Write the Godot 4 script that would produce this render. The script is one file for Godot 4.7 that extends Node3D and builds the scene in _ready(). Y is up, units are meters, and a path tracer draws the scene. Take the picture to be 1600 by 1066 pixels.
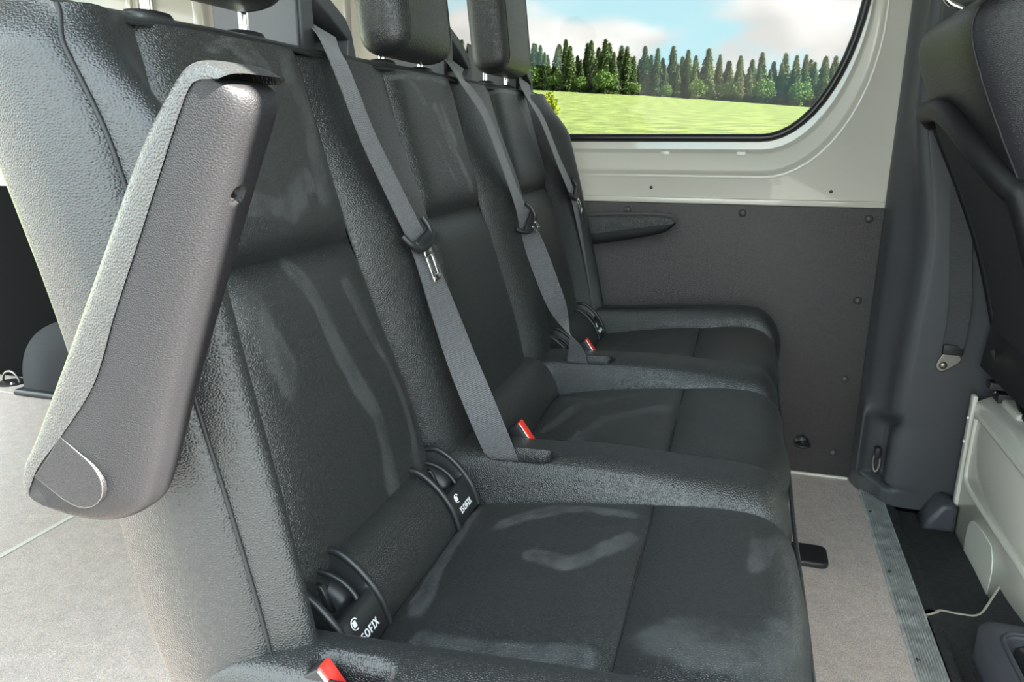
extends Node3D

# ------------------------------------------------------------------ small tools
var rng := RandomNumberGenerator.new()
var M := {}
var taken := {}

func numbered(n: String) -> String:
	if not taken.has(n):
		taken[n] = 0
		return n
	taken[n] += 1
	return "%s_%03d" % [n, taken[n]]

func tag(o: Node, label: String, category: String, group := "") -> void:
	o.set_meta("label", label)
	if category != "":
		o.set_meta("category", category)
	if group != "":
		o.set_meta("group", group)

func thing(called: String, at: Vector3, label: String, category: String, group := "") -> Node3D:
	var o := Node3D.new()
	o.name = numbered(called)
	add_child(o)
	o.position = at
	tag(o, label, category, group)
	return o

func mi(called: String, mesh: Mesh, mat: Material) -> MeshInstance3D:
	var o := MeshInstance3D.new()
	o.name = called
	o.mesh = mesh
	o.material_override = mat
	o.cast_shadow = GeometryInstance3D.SHADOW_CASTING_SETTING_ON
	return o

# a part whose mesh is written in world coordinates: a child of a thing is shifted back by the thing's place
func part(parent: Node3D, called: String, mesh: Mesh, mat: Material, label := "") -> MeshInstance3D:
	var o := mi(called, mesh, mat)
	parent.add_child(o, true)
	if parent.get_parent() == self and not (parent is MeshInstance3D):
		o.position = -parent.position
	if label != "":
		o.set_meta("label", label)
	return o

func lone(called: String, mesh: Mesh, mat: Material, label: String, category: String, group := "") -> MeshInstance3D:
	var o := mi(numbered(called), mesh, mat)
	add_child(o)
	tag(o, label, category, group)
	return o

func struct(called: String, mesh: Mesh, mat: Material, label := "") -> MeshInstance3D:
	var o := mi(called, mesh, mat)
	add_child(o)
	o.set_meta("kind", "structure")
	if label != "":
		o.set_meta("label", label)
	return o

func st_new() -> SurfaceTool:
	var st := SurfaceTool.new()
	st.begin(Mesh.PRIMITIVE_TRIANGLES)
	st.set_uv(Vector2.ZERO)
	st.set_uv2(Vector2.ZERO)
	return st

func done(st: SurfaceTool) -> ArrayMesh:
	st.generate_normals()
	return st.commit()

func tri(st: SurfaceTool, a: Vector3, b: Vector3, c: Vector3) -> void:
	st.add_vertex(a); st.add_vertex(b); st.add_vertex(c)

func quad(st: SurfaceTool, a: Vector3, b: Vector3, c: Vector3, d: Vector3) -> void:
	tri(st, a, b, c); tri(st, a, c, d)

# grid of points f(u, v); smooth; uv2 keeps (u, v)
func grid(st: SurfaceTool, nu: int, nv: int, f: Callable, smooth := 0) -> void:
	var p := PackedVector3Array()
	p.resize((nu + 1) * (nv + 1))
	for j in nv + 1:
		for i in nu + 1:
			p[j * (nu + 1) + i] = f.call(float(i) / nu, float(j) / nv)
	st.set_smooth_group(smooth)
	for j in nv:
		for i in nu:
			var ids = [[i, j], [i + 1, j], [i + 1, j + 1], [i, j], [i + 1, j + 1], [i, j + 1]]
			for k in ids:
				var uv := Vector2(float(k[0]) / nu, float(k[1]) / nv)
				st.set_uv(uv); st.set_uv2(uv)
				st.add_vertex(p[k[1] * (nu + 1) + k[0]])

func grid_mesh(nu: int, nv: int, f: Callable) -> ArrayMesh:
	var st := st_new()
	grid(st, nu, nv, f)
	return done(st)

func box(st: SurfaceTool, lo: Vector3, hi: Vector3, t := Transform3D()) -> void:
	st.set_smooth_group(-1)
	var c := []
	for i in 8:
		c.append(t * Vector3(hi.x if i & 1 else lo.x, hi.y if i & 2 else lo.y, hi.z if i & 4 else lo.z))
	for f in [[0, 1, 3, 2], [5, 4, 6, 7], [4, 0, 2, 6], [1, 5, 7, 3], [2, 3, 7, 6], [4, 5, 1, 0]]:
		quad(st, c[f[0]], c[f[3]], c[f[2]], c[f[1]])

func box_mesh(lo: Vector3, hi: Vector3) -> ArrayMesh:
	var st := st_new()
	box(st, lo, hi)
	return done(st)

# box with rounded edges: half size h, radius r
func rbox(st: SurfaceTool, t: Transform3D, h: Vector3, r: float, n := 3, mid := 2) -> void:
	var axes := [[0, 1, 2], [1, 2, 0], [2, 0, 1]]
	for a in axes:
		for s in [-1.0, 1.0]:
			var ts := [[], []]
			for q in 2:
				var e: float = h[a[1 + q]]
				for k in n + 1:
					ts[q].append(-e + r * (1.0 - cos(0.5 * PI * k / n)))
				for k in range(1, mid):
					ts[q].append(lerpf(-e + r, e - r, float(k) / mid))
				for k in n + 1:
					ts[q].append(e - r * (1.0 - cos(0.5 * PI * (n - k) / n)))
			var f := func(u: float, v: float) -> Vector3:
				var p := Vector3.ZERO
				p[a[0]] = s * h[a[0]]
				p[a[1]] = ts[0][roundi((u if s > 0 else 1.0 - u) * (ts[0].size() - 1))]
				p[a[2]] = ts[1][roundi(v * (ts[1].size() - 1))]
				var c := p.clamp(-h + Vector3.ONE * r, h - Vector3.ONE * r)
				var d := p - c
				return t * (c + (d.normalized() * r if d.length() > 1e-9 else d))
			grid(st, ts[0].size() - 1, ts[1].size() - 1, f)

func rbox_mesh(at: Vector3, h: Vector3, r: float, turn := Basis(), n := 3) -> ArrayMesh:
	var st := st_new()
	rbox(st, Transform3D(turn, at), h, r, n)
	return done(st)

# polygon p swept from d0 to d1 along az with rounded rims
func prism(st: SurfaceTool, poly: PackedVector2Array, o: Vector3, ax: Vector3, ay: Vector3, az: Vector3, d0: float, d1: float, bevel := 0.0, steps := 3) -> void:
	var n := poly.size()
	var nor := PackedVector2Array()
	var area := 0.0
	for i in n:
		area += poly[i].cross(poly[(i + 1) % n])
	var sgn := signf(area)
	for i in n:
		var a := (poly[i] - poly[(i + n - 1) % n]).normalized()
		var b := (poly[(i + 1) % n] - poly[i]).normalized()
		var m := Vector2(a.y + b.y, -a.x - b.x) * sgn
		m = m.normalized()
		var k: float = maxf(0.5, m.dot(Vector2(b.y, -b.x) * sgn))
		nor.append(m / k)
	var rings := []
	if bevel > 0.0:
		for k in steps + 1:
			var t := 0.5 * PI * k / steps
			rings.append([bevel * (1.0 - sin(t)), d0 + bevel * (1.0 - cos(t)) * signf(d1 - d0)])
		for k in steps + 1:
			var t := 0.5 * PI * (1.0 - float(k) / steps)
			rings.append([bevel * (1.0 - sin(t)), d1 - bevel * (1.0 - cos(t)) * signf(d1 - d0)])
	else:
		rings = [[0.0, d0], [0.0, d1]]
	var at := func(i: int, ring: Array) -> Vector3:
		var q: Vector2 = poly[i % n] - nor[i % n] * ring[0]
		return o + ax * q.x + ay * q.y + az * ring[1]
	st.set_smooth_group(0 if bevel > 0.0 else -1)
	for k in rings.size() - 1:
		for i in n:
			quad(st, at.call(i, rings[k]), at.call(i, rings[k + 1]), at.call(i + 1, rings[k + 1]), at.call(i + 1, rings[k]))
	var tris := Geometry2D.triangulate_polygon(poly)
	st.set_smooth_group(1 if bevel > 0.0 else -1)
	for k in range(0, tris.size(), 3):
		tri(st, at.call(tris[k], rings[0]), at.call(tris[k + 1], rings[0]), at.call(tris[k + 2], rings[0]))
	st.set_smooth_group(2 if bevel > 0.0 else -1)
	for k in range(0, tris.size(), 3):
		tri(st, at.call(tris[k], rings[-1]), at.call(tris[k + 2], rings[-1]), at.call(tris[k + 1], rings[-1]))

func prism_mesh(poly: PackedVector2Array, o: Vector3, ax: Vector3, ay: Vector3, az: Vector3, d0: float, d1: float, bevel := 0.0) -> ArrayMesh:
	var st := st_new()
	prism(st, poly, o, ax, ay, az, d0, d1, bevel)
	return done(st)

func pv(a: Array) -> PackedVector2Array:
	var r := PackedVector2Array()
	for i in range(0, a.size(), 2):
		r.append(Vector2(a[i], a[i + 1]))
	return r

func p3(a: Array) -> PackedVector3Array:
	var r := PackedVector3Array()
	for i in range(0, a.size(), 3):
		r.append(Vector3(a[i], a[i + 1], a[i + 2]))
	return r

func catmull(a, n: int, closed := false) -> Array:
	var out := []
	var m: int = a.size()
	var segs: int = m if closed else m - 1
	for k in n + 1:
		var t: float = float(k) / n * segs
		var i: int = mini(int(t), segs - 1)
		var w: float = t - i
		var q := []
		for d in [-1, 0, 1, 2]:
			q.append(a[(i + d + m) % m] if closed else a[clampi(i + d, 0, m - 1)])
		out.append(0.5 * (2.0 * q[1] + (q[2] - q[0]) * w + (2.0 * q[0] - 5.0 * q[1] + 4.0 * q[2] - q[3]) * w * w + (3.0 * q[1] - q[0] - 3.0 * q[2] + q[3]) * w * w * w))
	return out

func tube(st: SurfaceTool, pts, r: float, sides := 8, closed := false) -> void:
	var n: int = pts.size()
	var frames := []
	var up := Vector3(0.31, 0.87, 0.39)
	for i in n:
		var a: Vector3 = pts[(i + n - 1) % n] if closed else pts[maxi(i - 1, 0)]
		var b: Vector3 = pts[(i + 1) % n] if closed else pts[mini(i + 1, n - 1)]
		var t := (b - a).normalized()
		var x := up - t * up.dot(t)
		if x.length() < 0.05:
			x = t.cross(Vector3(0.7, 0.1, -0.7))
		x = x.normalized()
		up = x
		frames.append([x, t.cross(x)])
	var last: int = n if closed else n - 1
	st.set_smooth_group(0)
	var at := func(i: int, k: int) -> Vector3:
		var f = frames[i % n]
		var an := TAU * k / sides
		return pts[i % n] + (f[0] * cos(an) + f[1] * sin(an)) * r
	for i in last:
		for k in sides:
			quad(st, at.call(i, k), at.call(i, k + 1), at.call(i + 1, k + 1), at.call(i + 1, k))
	if not closed:
		st.set_smooth_group(1)
		for k in sides:
			tri(st, pts[0], at.call(0, k + 1), at.call(0, k))
			tri(st, pts[n - 1], at.call(n - 1, k), at.call(n - 1, k + 1))

func tube_mesh(pts, r: float, sides := 8, closed := false) -> ArrayMesh:
	var st := st_new()
	tube(st, pts, r, sides, closed)
	return done(st)

# turned shape: profile (radius, height) about the axis at o
func lathe(st: SurfaceTool, prof: PackedVector2Array, t: Transform3D, sides := 20) -> void:
	var f := func(u: float, v: float) -> Vector3:
		var q: Vector2 = prof[roundi(v * (prof.size() - 1))]
		return t * Vector3(q.x * cos(TAU * u), q.y, -q.x * sin(TAU * u))
	grid(st, sides, prof.size() - 1, f)

func lathe_mesh(prof: PackedVector2Array, t: Transform3D, sides := 20) -> ArrayMesh:
	var st := st_new()
	lathe(st, prof, t, sides)
	return done(st)

# band with thickness along pts; nor gives the side it faces at each point
func ribbon(pts, nor, width: float, thick: float) -> ArrayMesh:
	var st := st_new()
	var n: int = pts.size()
	var fr := []
	var run := [0.0]
	for i in n:
		var t: Vector3 = (pts[mini(i + 1, n - 1)] - pts[maxi(i - 1, 0)]).normalized()
		var nn: Vector3 = nor[i]
		var w := t.cross(nn).normalized()
		fr.append([w, w.cross(t).normalized()])
		if i > 0:
			run.append(run[-1] + (pts[i] - pts[i - 1]).length())
	var at := func(i: int, a: float, b: float) -> Vector3:
		return pts[i] + fr[i][0] * (a * width * 0.5) + fr[i][1] * (b * thick * 0.5)
	var sides := [[-1, 1, 1, 1], [1, 1, 1, -1], [1, -1, -1, -1], [-1, -1, -1, 1]]
	for s in 4:
		st.set_smooth_group(s)
		var q = sides[s]
		for i in n - 1:
			for k in [[i, 0], [i, 1], [i + 1, 1], [i, 0], [i + 1, 1], [i + 1, 0]]:
				var uv := Vector2((q[0] if k[1] == 0 else q[2]) * 0.5 + 0.5, run[k[0]] / width)
				st.set_uv(uv); st.set_uv2(uv)
				st.add_vertex(at.call(k[0], q[0] if k[1] == 0 else q[2], q[1] if k[1] == 0 else q[3]))
	return done(st)

# ------------------------------------------------------------------ materials
func lin(r: float, g: float, b: float) -> Color:
	return Color(r, g, b).linear_to_srgb()

func mat(called: String, c: Color, rough: float, metal := 0.0, spec := 0.5) -> StandardMaterial3D:
	var m := StandardMaterial3D.new()
	m.resource_name = called
	m.albedo_color = c
	m.roughness = rough
	m.metallic = metal
	m.metallic_specular = spec
	m.cull_mode = BaseMaterial3D.CULL_DISABLED
	M[called] = m
	return m

func noise_tex(kind: int, freq: float, size: int, normal: bool, strength := 4.0, sd := 1, ramp: Gradient = null, octaves := 1) -> NoiseTexture2D:
	var n := FastNoiseLite.new()
	n.seed = sd
	n.noise_type = kind
	n.frequency = freq
	n.fractal_octaves = octaves
	n.fractal_type = FastNoiseLite.FRACTAL_FBM if octaves > 1 else FastNoiseLite.FRACTAL_NONE
	n.cellular_return_type = FastNoiseLite.RETURN_DISTANCE2_SUB
	n.cellular_jitter = 0.9
	n.domain_warp_enabled = kind == FastNoiseLite.TYPE_CELLULAR
	n.domain_warp_amplitude = 6.0
	n.domain_warp_frequency = 0.06
	var t := NoiseTexture2D.new()
	t.width = size
	t.height = size
	t.seamless = true
	t.as_normal_map = normal
	t.bump_strength = strength
	if ramp:
		t.color_ramp = ramp
	t.noise = n
	return t

func bumpy(m: StandardMaterial3D, tex: Texture2D, per_metre: float, depth: float) -> void:
	m.normal_enabled = true
	m.normal_texture = tex
	m.normal_scale = depth
	m.uv1_triplanar = true
	m.uv1_scale = Vector3.ONE * per_metre

func speckle(size: int, base: Color, spread: float, blot: float, sd: int, warm := 0.0) -> ImageTexture:
	var im := Image.create(size, size, false, Image.FORMAT_RGB8)
	var r := RandomNumberGenerator.new()
	r.seed = sd
	var n := FastNoiseLite.new()
	n.seed = sd
	n.frequency = 8.0 / size
	for y in size:
		for x in size:
			var k := 1.0 + spread * (r.randf() + r.randf() - 1.0) + blot * n.get_noise_2d(x, y)
			var w := warm * (r.randf() - 0.5)
			im.set_pixel(x, y, Color(base.r * k * (1.0 + w), base.g * k, base.b * k * (1.0 - w)))
	return ImageTexture.create_from_image(im)

# dry smears left on leather: strokes [x0, y0, x1, y1, x2, y2, width, strength]
func smears(strokes: Array, sd: int) -> ImageTexture:
	var size := 192
	var im := Image.create(size, size, false, Image.FORMAT_RGBA8)
	var n := FastNoiseLite.new()
	n.seed = sd
	n.frequency = 3.2
	n.fractal_octaves = 3
	var c := lin(0.10, 0.107, 0.105)
	for y in size:
		for x in size:
			var q := Vector2((x + 0.5) / size, (y + 0.5) / size)
			var wob := n.get_noise_2d(q.x, q.y)
			var w2 := n.get_noise_2d(q.x * 2.3 + 7.0, q.y * 2.3)
			q += Vector2(wob, w2) * 0.03
			var a := 0.0
			for s in strokes:
				var d := 1e9
				var along := 0.0
				for k in 2:
					var p0 := Vector2(s[k * 2], s[k * 2 + 1])
					var p1 := Vector2(s[k * 2 + 2], s[k * 2 + 3])
					var pq := Geometry2D.get_closest_point_to_segment(q, p0, p1)
					var dd := q.distance_to(pq)
					if dd < d:
						d = dd
						along = 0.5 * k + 0.5 * p0.distance_to(pq) / maxf(p0.distance_to(p1), 1e-4)
				var wd: float = s[6] * (1.0 + 0.5 * wob)
				a = maxf(a, s[7] * smoothstep(wd, wd * 0.62, d) * clampf(0.75 + 0.9 * w2, 0.15, 1.0))
			im.set_pixel(x, y, Color(c.r, c.g, c.b, clampf(a, 0.0, 1.0)))
	return ImageTexture.create_from_image(im)

func leather_with(called: String, strokes: Array, sd: int) -> StandardMaterial3D:
	var m: StandardMaterial3D = M.leather.duplicate()
	m.resource_name = called
	m.detail_enabled = true
	m.detail_uv_layer = BaseMaterial3D.DETAIL_UV_2
	m.detail_albedo = smears(strokes, sd)
	m.detail_blend_mode = BaseMaterial3D.BLEND_MODE_MIX
	return m

func make_materials() -> void:
	var cell := noise_tex(FastNoiseLite.TYPE_CELLULAR, 0.085, 512, true, 5.0, 3)
	var fine := noise_tex(FastNoiseLite.TYPE_SIMPLEX, 0.16, 256, true, 3.0, 5)
	var m := mat("leather", lin(0.013, 0.0142, 0.0142), 0.38, 0.0, 0.60)
	bumpy(m, cell, 9.0, 0.9)
	m.rim_enabled = true
	m.rim = 0.18
	m = mat("leather_front_seat", lin(0.016, 0.016, 0.019), 0.42)
	bumpy(m, cell, 7.0, 0.6)
	m = mat("shell_plastic", lin(0.012, 0.012, 0.0135), 0.50, 0.0, 0.40)
	bumpy(m, fine, 14.0, 0.35)
	m = mat("pillar_plastic", lin(0.048, 0.050, 0.055), 0.50)
	bumpy(m, fine, 12.0, 0.2)
	m = mat("guide_plastic", lin(0.016, 0.017, 0.018), 0.38)
	m = mat("black_plastic", lin(0.016, 0.016, 0.017), 0.42)
	m = mat("black_fabric", lin(0.020, 0.021, 0.024), 0.85)
	bumpy(m, fine, 18.0, 0.5)
	m = mat("housing_plastic", lin(0.05, 0.052, 0.057), 0.45)
	m = mat("piping_black", lin(0.012, 0.012, 0.013), 0.6)
	m = mat("thread", lin(0.06, 0.06, 0.06), 0.6)
	m = mat("red_plastic", lin(0.72, 0.035, 0.022), 0.35)
	m = mat("steel", lin(0.78, 0.78, 0.76), 0.22, 1.0)
	m = mat("chrome", lin(0.88, 0.89, 0.9), 0.06, 1.0)
	m = mat("bolt_steel", lin(0.30, 0.28, 0.25), 0.4, 1.0)
	m = mat("white_print", lin(0.85, 0.85, 0.85), 0.6)
	m = mat("blue_sticker", lin(0.01, 0.09, 0.55), 0.4)
	# woven webbing: cross ribs with a few coloured threads
	var im := Image.create(64, 64, false, Image.FORMAT_RGB8)
	var hm := Image.create(64, 64, false, Image.FORMAT_RGB8)
	var r := RandomNumberGenerator.new()
	r.seed = 21
	for y in 64:
		for x in 64:
			var rib := 0.5 + 0.5 * sin(TAU * (y / 4.0 + 0.12 * sin(TAU * x / 8.0)))
			var k := 0.034 + 0.034 * rib + 0.11 * r.randf() * r.randf()
			var t := r.randf()
			var cc := Vector3(1.0, 1.0, 1.04)
			if t < 0.10:
				cc = Vector3(1.35, 1.0, 0.9)
			elif t < 0.25:
				cc = Vector3(0.9, 1.05, 1.4)
			im.set_pixel(x, y, lin(k * cc.x, k * cc.y, k * cc.z))
			hm.set_pixel(x, y, Color(rib, rib, rib))
	hm.bump_map_to_normal_map(2.0)
	m = mat("webbing", Color.WHITE, 0.55)
	m.albedo_texture = ImageTexture.create_from_image(im)
	m.normal_enabled = true
	m.normal_texture = ImageTexture.create_from_image(hm)
	m.normal_scale = 0.5
	m.uv1_scale = Vector3(1.0, 1.0, 1.0)
	m.rim_enabled = true
	m.rim = 0.6
	m = M.webbing.duplicate()
	m.resource_name = "webbing_black"
	m.albedo_color = lin(0.35, 0.35, 0.36)
	M["webbing_black"] = m
	m = mat("vinyl_floor", Color.WHITE, 0.55)
	m.albedo_texture = speckle(512, lin(0.51, 0.435, 0.39), 0.34, 0.06, 4, 0.10)
	m.uv1_triplanar = true
	m.uv1_scale = Vector3.ONE * 2.2
	m = mat("floor_joint", lin(0.66, 0.64, 0.57), 0.5)
	m = mat("hardboard", Color.WHITE, 0.52)
	m.albedo_texture = speckle(256, lin(0.038, 0.034, 0.034), 0.30, 0.12, 8)
	bumpy(m, noise_tex(FastNoiseLite.TYPE_SIMPLEX, 0.10, 256, true, 4.0, 9), 9.0, 0.35)
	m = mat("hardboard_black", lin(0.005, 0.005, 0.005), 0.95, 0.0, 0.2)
	m = mat("rivet", lin(0.045, 0.043, 0.043), 0.4)
	m = mat("body_paint", lin(0.50, 0.475, 0.415), 0.30)
	m.clearcoat_enabled = true
	m.clearcoat = 0.7
	m.clearcoat_roughness = 0.03
	m = mat("box_paint", lin(0.62, 0.61, 0.54), 0.35)
	m.clearcoat_enabled = true
	m.clearcoat = 0.5
	m.clearcoat_roughness = 0.1
	m = mat("seal_rubber", lin(0.008, 0.008, 0.008), 0.35)
	m = mat("headliner", lin(0.16, 0.16, 0.16), 0.9)
	m = mat("aluminium", Color.WHITE, 0.42, 0.45)
	m.albedo_texture = speckle(256, lin(0.50, 0.515, 0.50), 0.12, 0.30, 14)
	m.uv1_triplanar = true
	m.uv1_scale = Vector3(3, 3, 3)
	m = mat("mat_rubber", Color.WHITE, 0.6)
	m.albedo_texture = speckle(256, lin(0.022, 0.023, 0.024), 0.35, 0.35, 15)
	bumpy(m, fine, 5.0, 0.5)
	m = mat("hump_plastic", lin(0.055, 0.057, 0.068), 0.45)
	m = mat("mat_edge", lin(0.42, 0.38, 0.31), 0.7)
	m = mat("glass", Color(0.02, 0.025, 0.025, 0.65), 0.0)
	m.transparency = BaseMaterial3D.TRANSPARENCY_ALPHA
	m.metallic_specular = 0.25
	m = mat("grass", Color.WHITE, 0.9, 0.0, 0.2)
	m.albedo_texture = speckle(512, lin(0.205, 0.27, 0.085), 0.30, 0.35, 17, 0.10)
	m.uv1_triplanar = true
	m.uv1_world_triplanar = true
	m.uv1_scale = Vector3(0.06, 0.06, 0.06)
	m = mat("gravel", Color.WHITE, 0.9, 0.0, 0.2)
	m.albedo_texture = speckle(256, lin(0.13, 0.13, 0.13), 0.3, 0.2, 18)
	m.uv1_triplanar = true
	m.uv1_scale = Vector3(0.6, 0.6, 0.6)
	m = mat("bark", lin(0.09, 0.07, 0.05), 0.9)
	m = mat("conifer", Color.WHITE, 0.8, 0.0, 0.2)
	m.vertex_color_use_as_albedo = true
	m.backlight_enabled = true
	m.backlight = lin(0.25, 0.28, 0.12)

# ------------------------------------------------------------------ sky
func make_sky() -> ImageTexture:
	var w := 1024
	var h := 512
	var im := Image.create(w, h, false, Image.FORMAT_RGBF)
	var n := FastNoiseLite.new()
	n.seed = 12
	n.frequency = 1.0
	n.fractal_octaves = 5
	n.fractal_gain = 0.5
	for y in h:
		var el := (0.5 - (y + 0.5) / h) * PI
		for x in w:
			var az := (x + 0.5) / w * TAU
			var up := sin(el)
			var c: Color
			if up < -0.02:
				c = Color(0.25, 0.26, 0.23)
			else:
				up = maxf(up, 0.0)
				var blue := Color(0.50, 0.80, 0.86).lerp(Color(0.30, 0.52, 0.74), smoothstep(0.05, 0.9, up))
				var d := Vector3(cos(el) * cos(az), up, cos(el) * sin(az))
				var q := Vector3(d.x, 0.0, d.z) * (2.3 / (up + 0.32)) + Vector3(0, up * 3.0, 0)
				var k := n.get_noise_3d(q.x, q.y, q.z)
				var cover := smoothstep(-0.24, 0.12, k)
				var tone := 0.86 + 0.55 * n.get_noise_3d(q.x + 0.15, q.y + 9.0, q.z)
				c = blue.lerp(Color(1.0, 0.99, 0.94) * clampf(tone, 0.70, 1.15), cover)
			im.set_pixel(x, y, c)
	return ImageTexture.create_from_image(im)

# ------------------------------------------------------------------ scene
const C1 := -0.785
const PITCH := 0.5325
const NEAR := -0.512
const FAR := -2.123
const WALL := -2.257

func _ready() -> void:
	rng.seed = 7
	# camera
	var cam := Camera3D.new()
	cam.name = "camera"
	add_child(cam)
	cam.position = Vector3(0, 1, 0)
	cam.rotation_degrees = Vector3(-15.532, 17.24, 0)
	cam.fov = 49.55
	cam.near = 0.02
	cam.far = 900.0
	cam.current = true
	# sky and exposure
	var env := Environment.new()
	var sky := Sky.new()
	var pano := PanoramaSkyMaterial.new()
	pano.panorama = make_sky()
	sky.sky_material = pano
	env.sky = sky
	env.background_mode = Environment.BG_SKY
	env.background_energy_multiplier = 1.0
	env.ambient_light_source = Environment.AMBIENT_SOURCE_DISABLED
	env.tonemap_mode = Environment.TONE_MAPPER_LINEAR
	env.tonemap_exposure = 8.3
	env.sdfgi_enabled = true
	env.ssao_enabled = true
	env.ssil_enabled = true
	var we := WorldEnvironment.new()
	we.name = "world_environment"
	we.environment = env
	add_child(we)
	# sun, high and behind the rear of the van
	var sun := DirectionalLight3D.new()
	sun.name = "sun"
	add_child(sun)
	sun.look_at_from_position(Vector3(0.78, 0.60, 0.08) * 10.0, Vector3.ZERO)
	sun.light_energy = 3.6
	sun.light_color = Color(1.0, 0.975, 0.93)
	sun.light_angular_distance = 0.6
	sun.shadow_enabled = true

	make_materials()
	build_shell()
	build_bench()
	build_cab()
	build_cargo()
	build_outside()

func rr(x0: float, x1: float, y0: float, y1: float, rx: float, ryb: float, ryt: float, n := 14) -> PackedVector2Array:
	var r := PackedVector2Array()
	var cs := [[x1 - rx, y0 + ryb, -0.5 * PI, ryb], [x1 - rx, y1 - ryt, 0.0, ryt], [x0 + rx, y1 - ryt, 0.5 * PI, ryt], [x0 + rx, y0 + ryb, PI, ryb]]
	for c in cs:
		for k in n + 1:
			var t: float = c[2] + 0.5 * PI * k / n
			r.append(Vector2(c[0] + rx * cos(t), c[1] + c[3] * sin(t)))
	return r

func build_shell() -> void:
	# floor with the two light joints in it
	var fl := struct("floor", box_mesh(Vector3(-3.31, -0.06, -2.30), Vector3(0.384, 0.0, -0.36)), M.vinyl_floor, "speckled grey beige vinyl floor of the load area")
	var st := st_new()
	box(st, Vector3(-1.690, -0.001, -2.05), Vector3(-1.676, 0.0014, -0.4))
	part(fl, "floor_joint", done(st), M.floor_joint)
	part(fl, "floor_joint", box_mesh(Vector3(-3.2, -0.001, -2.096), Vector3(-0.9, 0.0012, -2.089)), M.floor_joint)
	# far wall with its window: rings from the outer skin through the opening to the inner sheet
	var x0 := -1.0
	var rings := [
		[rr(-1.25, 0.372, 0.79, 1.86, 0.0, 0.0, 0.0), -2.34],
		[rr(x0, 0.278, 0.986, 1.63, 0.24, 0.45, 0.16), -2.34],
		[rr(x0, 0.278, 0.986, 1.63, 0.24, 0.45, 0.16), -2.290],
		[rr(x0 - 0.012, 0.283, 0.962, 1.640, 0.25, 0.44, 0.16), -2.288],
		[rr(x0 - 0.016, 0.286, 0.957, 1.643, 0.25, 0.435, 0.16), -2.284],
		[rr(x0 - 0.018, 0.288, 0.953, 1.646, 0.25, 0.43, 0.16), -2.277],
		[rr(x0 - 0.022, 0.292, 0.948, 1.650, 0.255, 0.43, 0.16), -2.2735],
		[rr(x0 - 0.05, 0.302, 0.905, 1.675, 0.265, 0.42, 0.17), -2.2735],
		[rr(x0 - 0.054, 0.304, 0.900, 1.678, 0.27, 0.42, 0.17), -2.271],
		[rr(x0 - 0.058, 0.308, 0.895, 1.682, 0.27, 0.42, 0.17), -2.263],
		[rr(x0 - 0.061, 0.310, 0.891, 1.685, 0.27, 0.42, 0.17), -2.2555],
		[rr(x0 - 0.064, 0.312, 0.888, 1.687, 0.272, 0.42, 0.17), -2.2535],
		[rr(x0 - 0.069, 0.316, 0.883, 1.691, 0.275, 0.42, 0.17), -2.2550],
		[rr(x0 - 0.075, 0.320, 0.878, 1.695, 0.275, 0.42, 0.17), -2.257],
		[rr(-1.25, 0.372, 0.79, 1.86, 0.0, 0.0, 0.0), -2.257],
	]
	st = st_new()
	for k in rings.size() - 1:
		var a: PackedVector2Array = rings[k][0]
		var b: PackedVector2Array = rings[k + 1][0]
		st.set_smooth_group(0 if k > 2 else -1)
		for i in a.size():
			var j := (i + 1) % a.size()
			quad(st, Vector3(a[i].x, a[i].y, rings[k][1]), Vector3(b[i].x, b[i].y, rings[k + 1][1]), Vector3(b[j].x, b[j].y, rings[k + 1][1]), Vector3(a[j].x, a[j].y, rings[k][1]))
	# plain sheet below, beside and behind
	box(st, Vector3(-3.25, -0.06, -2.34), Vector3(2.3, 0.79, WALL))
	box(st, Vector3(-3.25, 0.79, -2.34), Vector3(-1.25, 1.86, WALL))
	var wf := struct("wall_far", done(st), M.body_paint, "warm grey painted steel side wall round the window")
	# folded flange above the trim board, little tabs and discs for screw holes
	part(wf, "flange", rbox_mesh(Vector3(-0.40, 0.817, -2.254), Vector3(0.768, 0.0085, 0.004), 0.003), M.body_paint)
	for x in [-0.235, -0.02]:
		part(wf, "tab", rbox_mesh(Vector3(x, 0.950, -2.2755), Vector3(0.014, 0.007, 0.0035), 0.003), M.body_paint)
	for q in [[-0.268, 0.852], [0.227, 0.85]]:
		part(wf, "dark_hole_disc", lathe_mesh(pv([0.0, 0.0008, 0.0040, 0.0012, 0.0048, 0.0004, 0.0048, -0.002]), Transform3D(Basis(Vector3.RIGHT, PI / 2), Vector3(q[0], q[1], WALL))), M.black_plastic)  # flat black disc paints the dark inside an open screw hole
	# vertical ribs of the load area
	for q in [[-2.465, -2.354], [-2.08, -1.99], [-1.81, -1.764], [-1.377, -1.353], [-1.29, -1.232]]:
		var w: float = (q[1] - q[0]) * 0.5
		var rb := part(wf, "rib", rbox_mesh(Vector3((q[0] + q[1]) * 0.5, 1.335, WALL), Vector3(w, 0.52, 0.03), minf(0.012, w * 0.6)), M.body_paint)
		if w > 0.03:
			part(rb, "rib_fold", rbox_mesh(Vector3((q[0] + q[1]) * 0.5 - 0.35 * w, 1.335, WALL + 0.028), Vector3(w * 0.12, 0.5, 0.008), 0.004), M.body_paint)
			part(rb, "rib_fold", rbox_mesh(Vector3((q[0] + q[1]) * 0.5 + 0.35 * w, 1.335, WALL + 0.028), Vector3(w * 0.12, 0.5, 0.008), 0.004), M.body_paint)
	# window
	var wn := Node3D.new()
	wn.name = "window_1"
	add_child(wn)
	wn.set_meta("kind", "structure")
	wn.set_meta("label", "fixed side window with rounded corner and black rubber seal")
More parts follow.
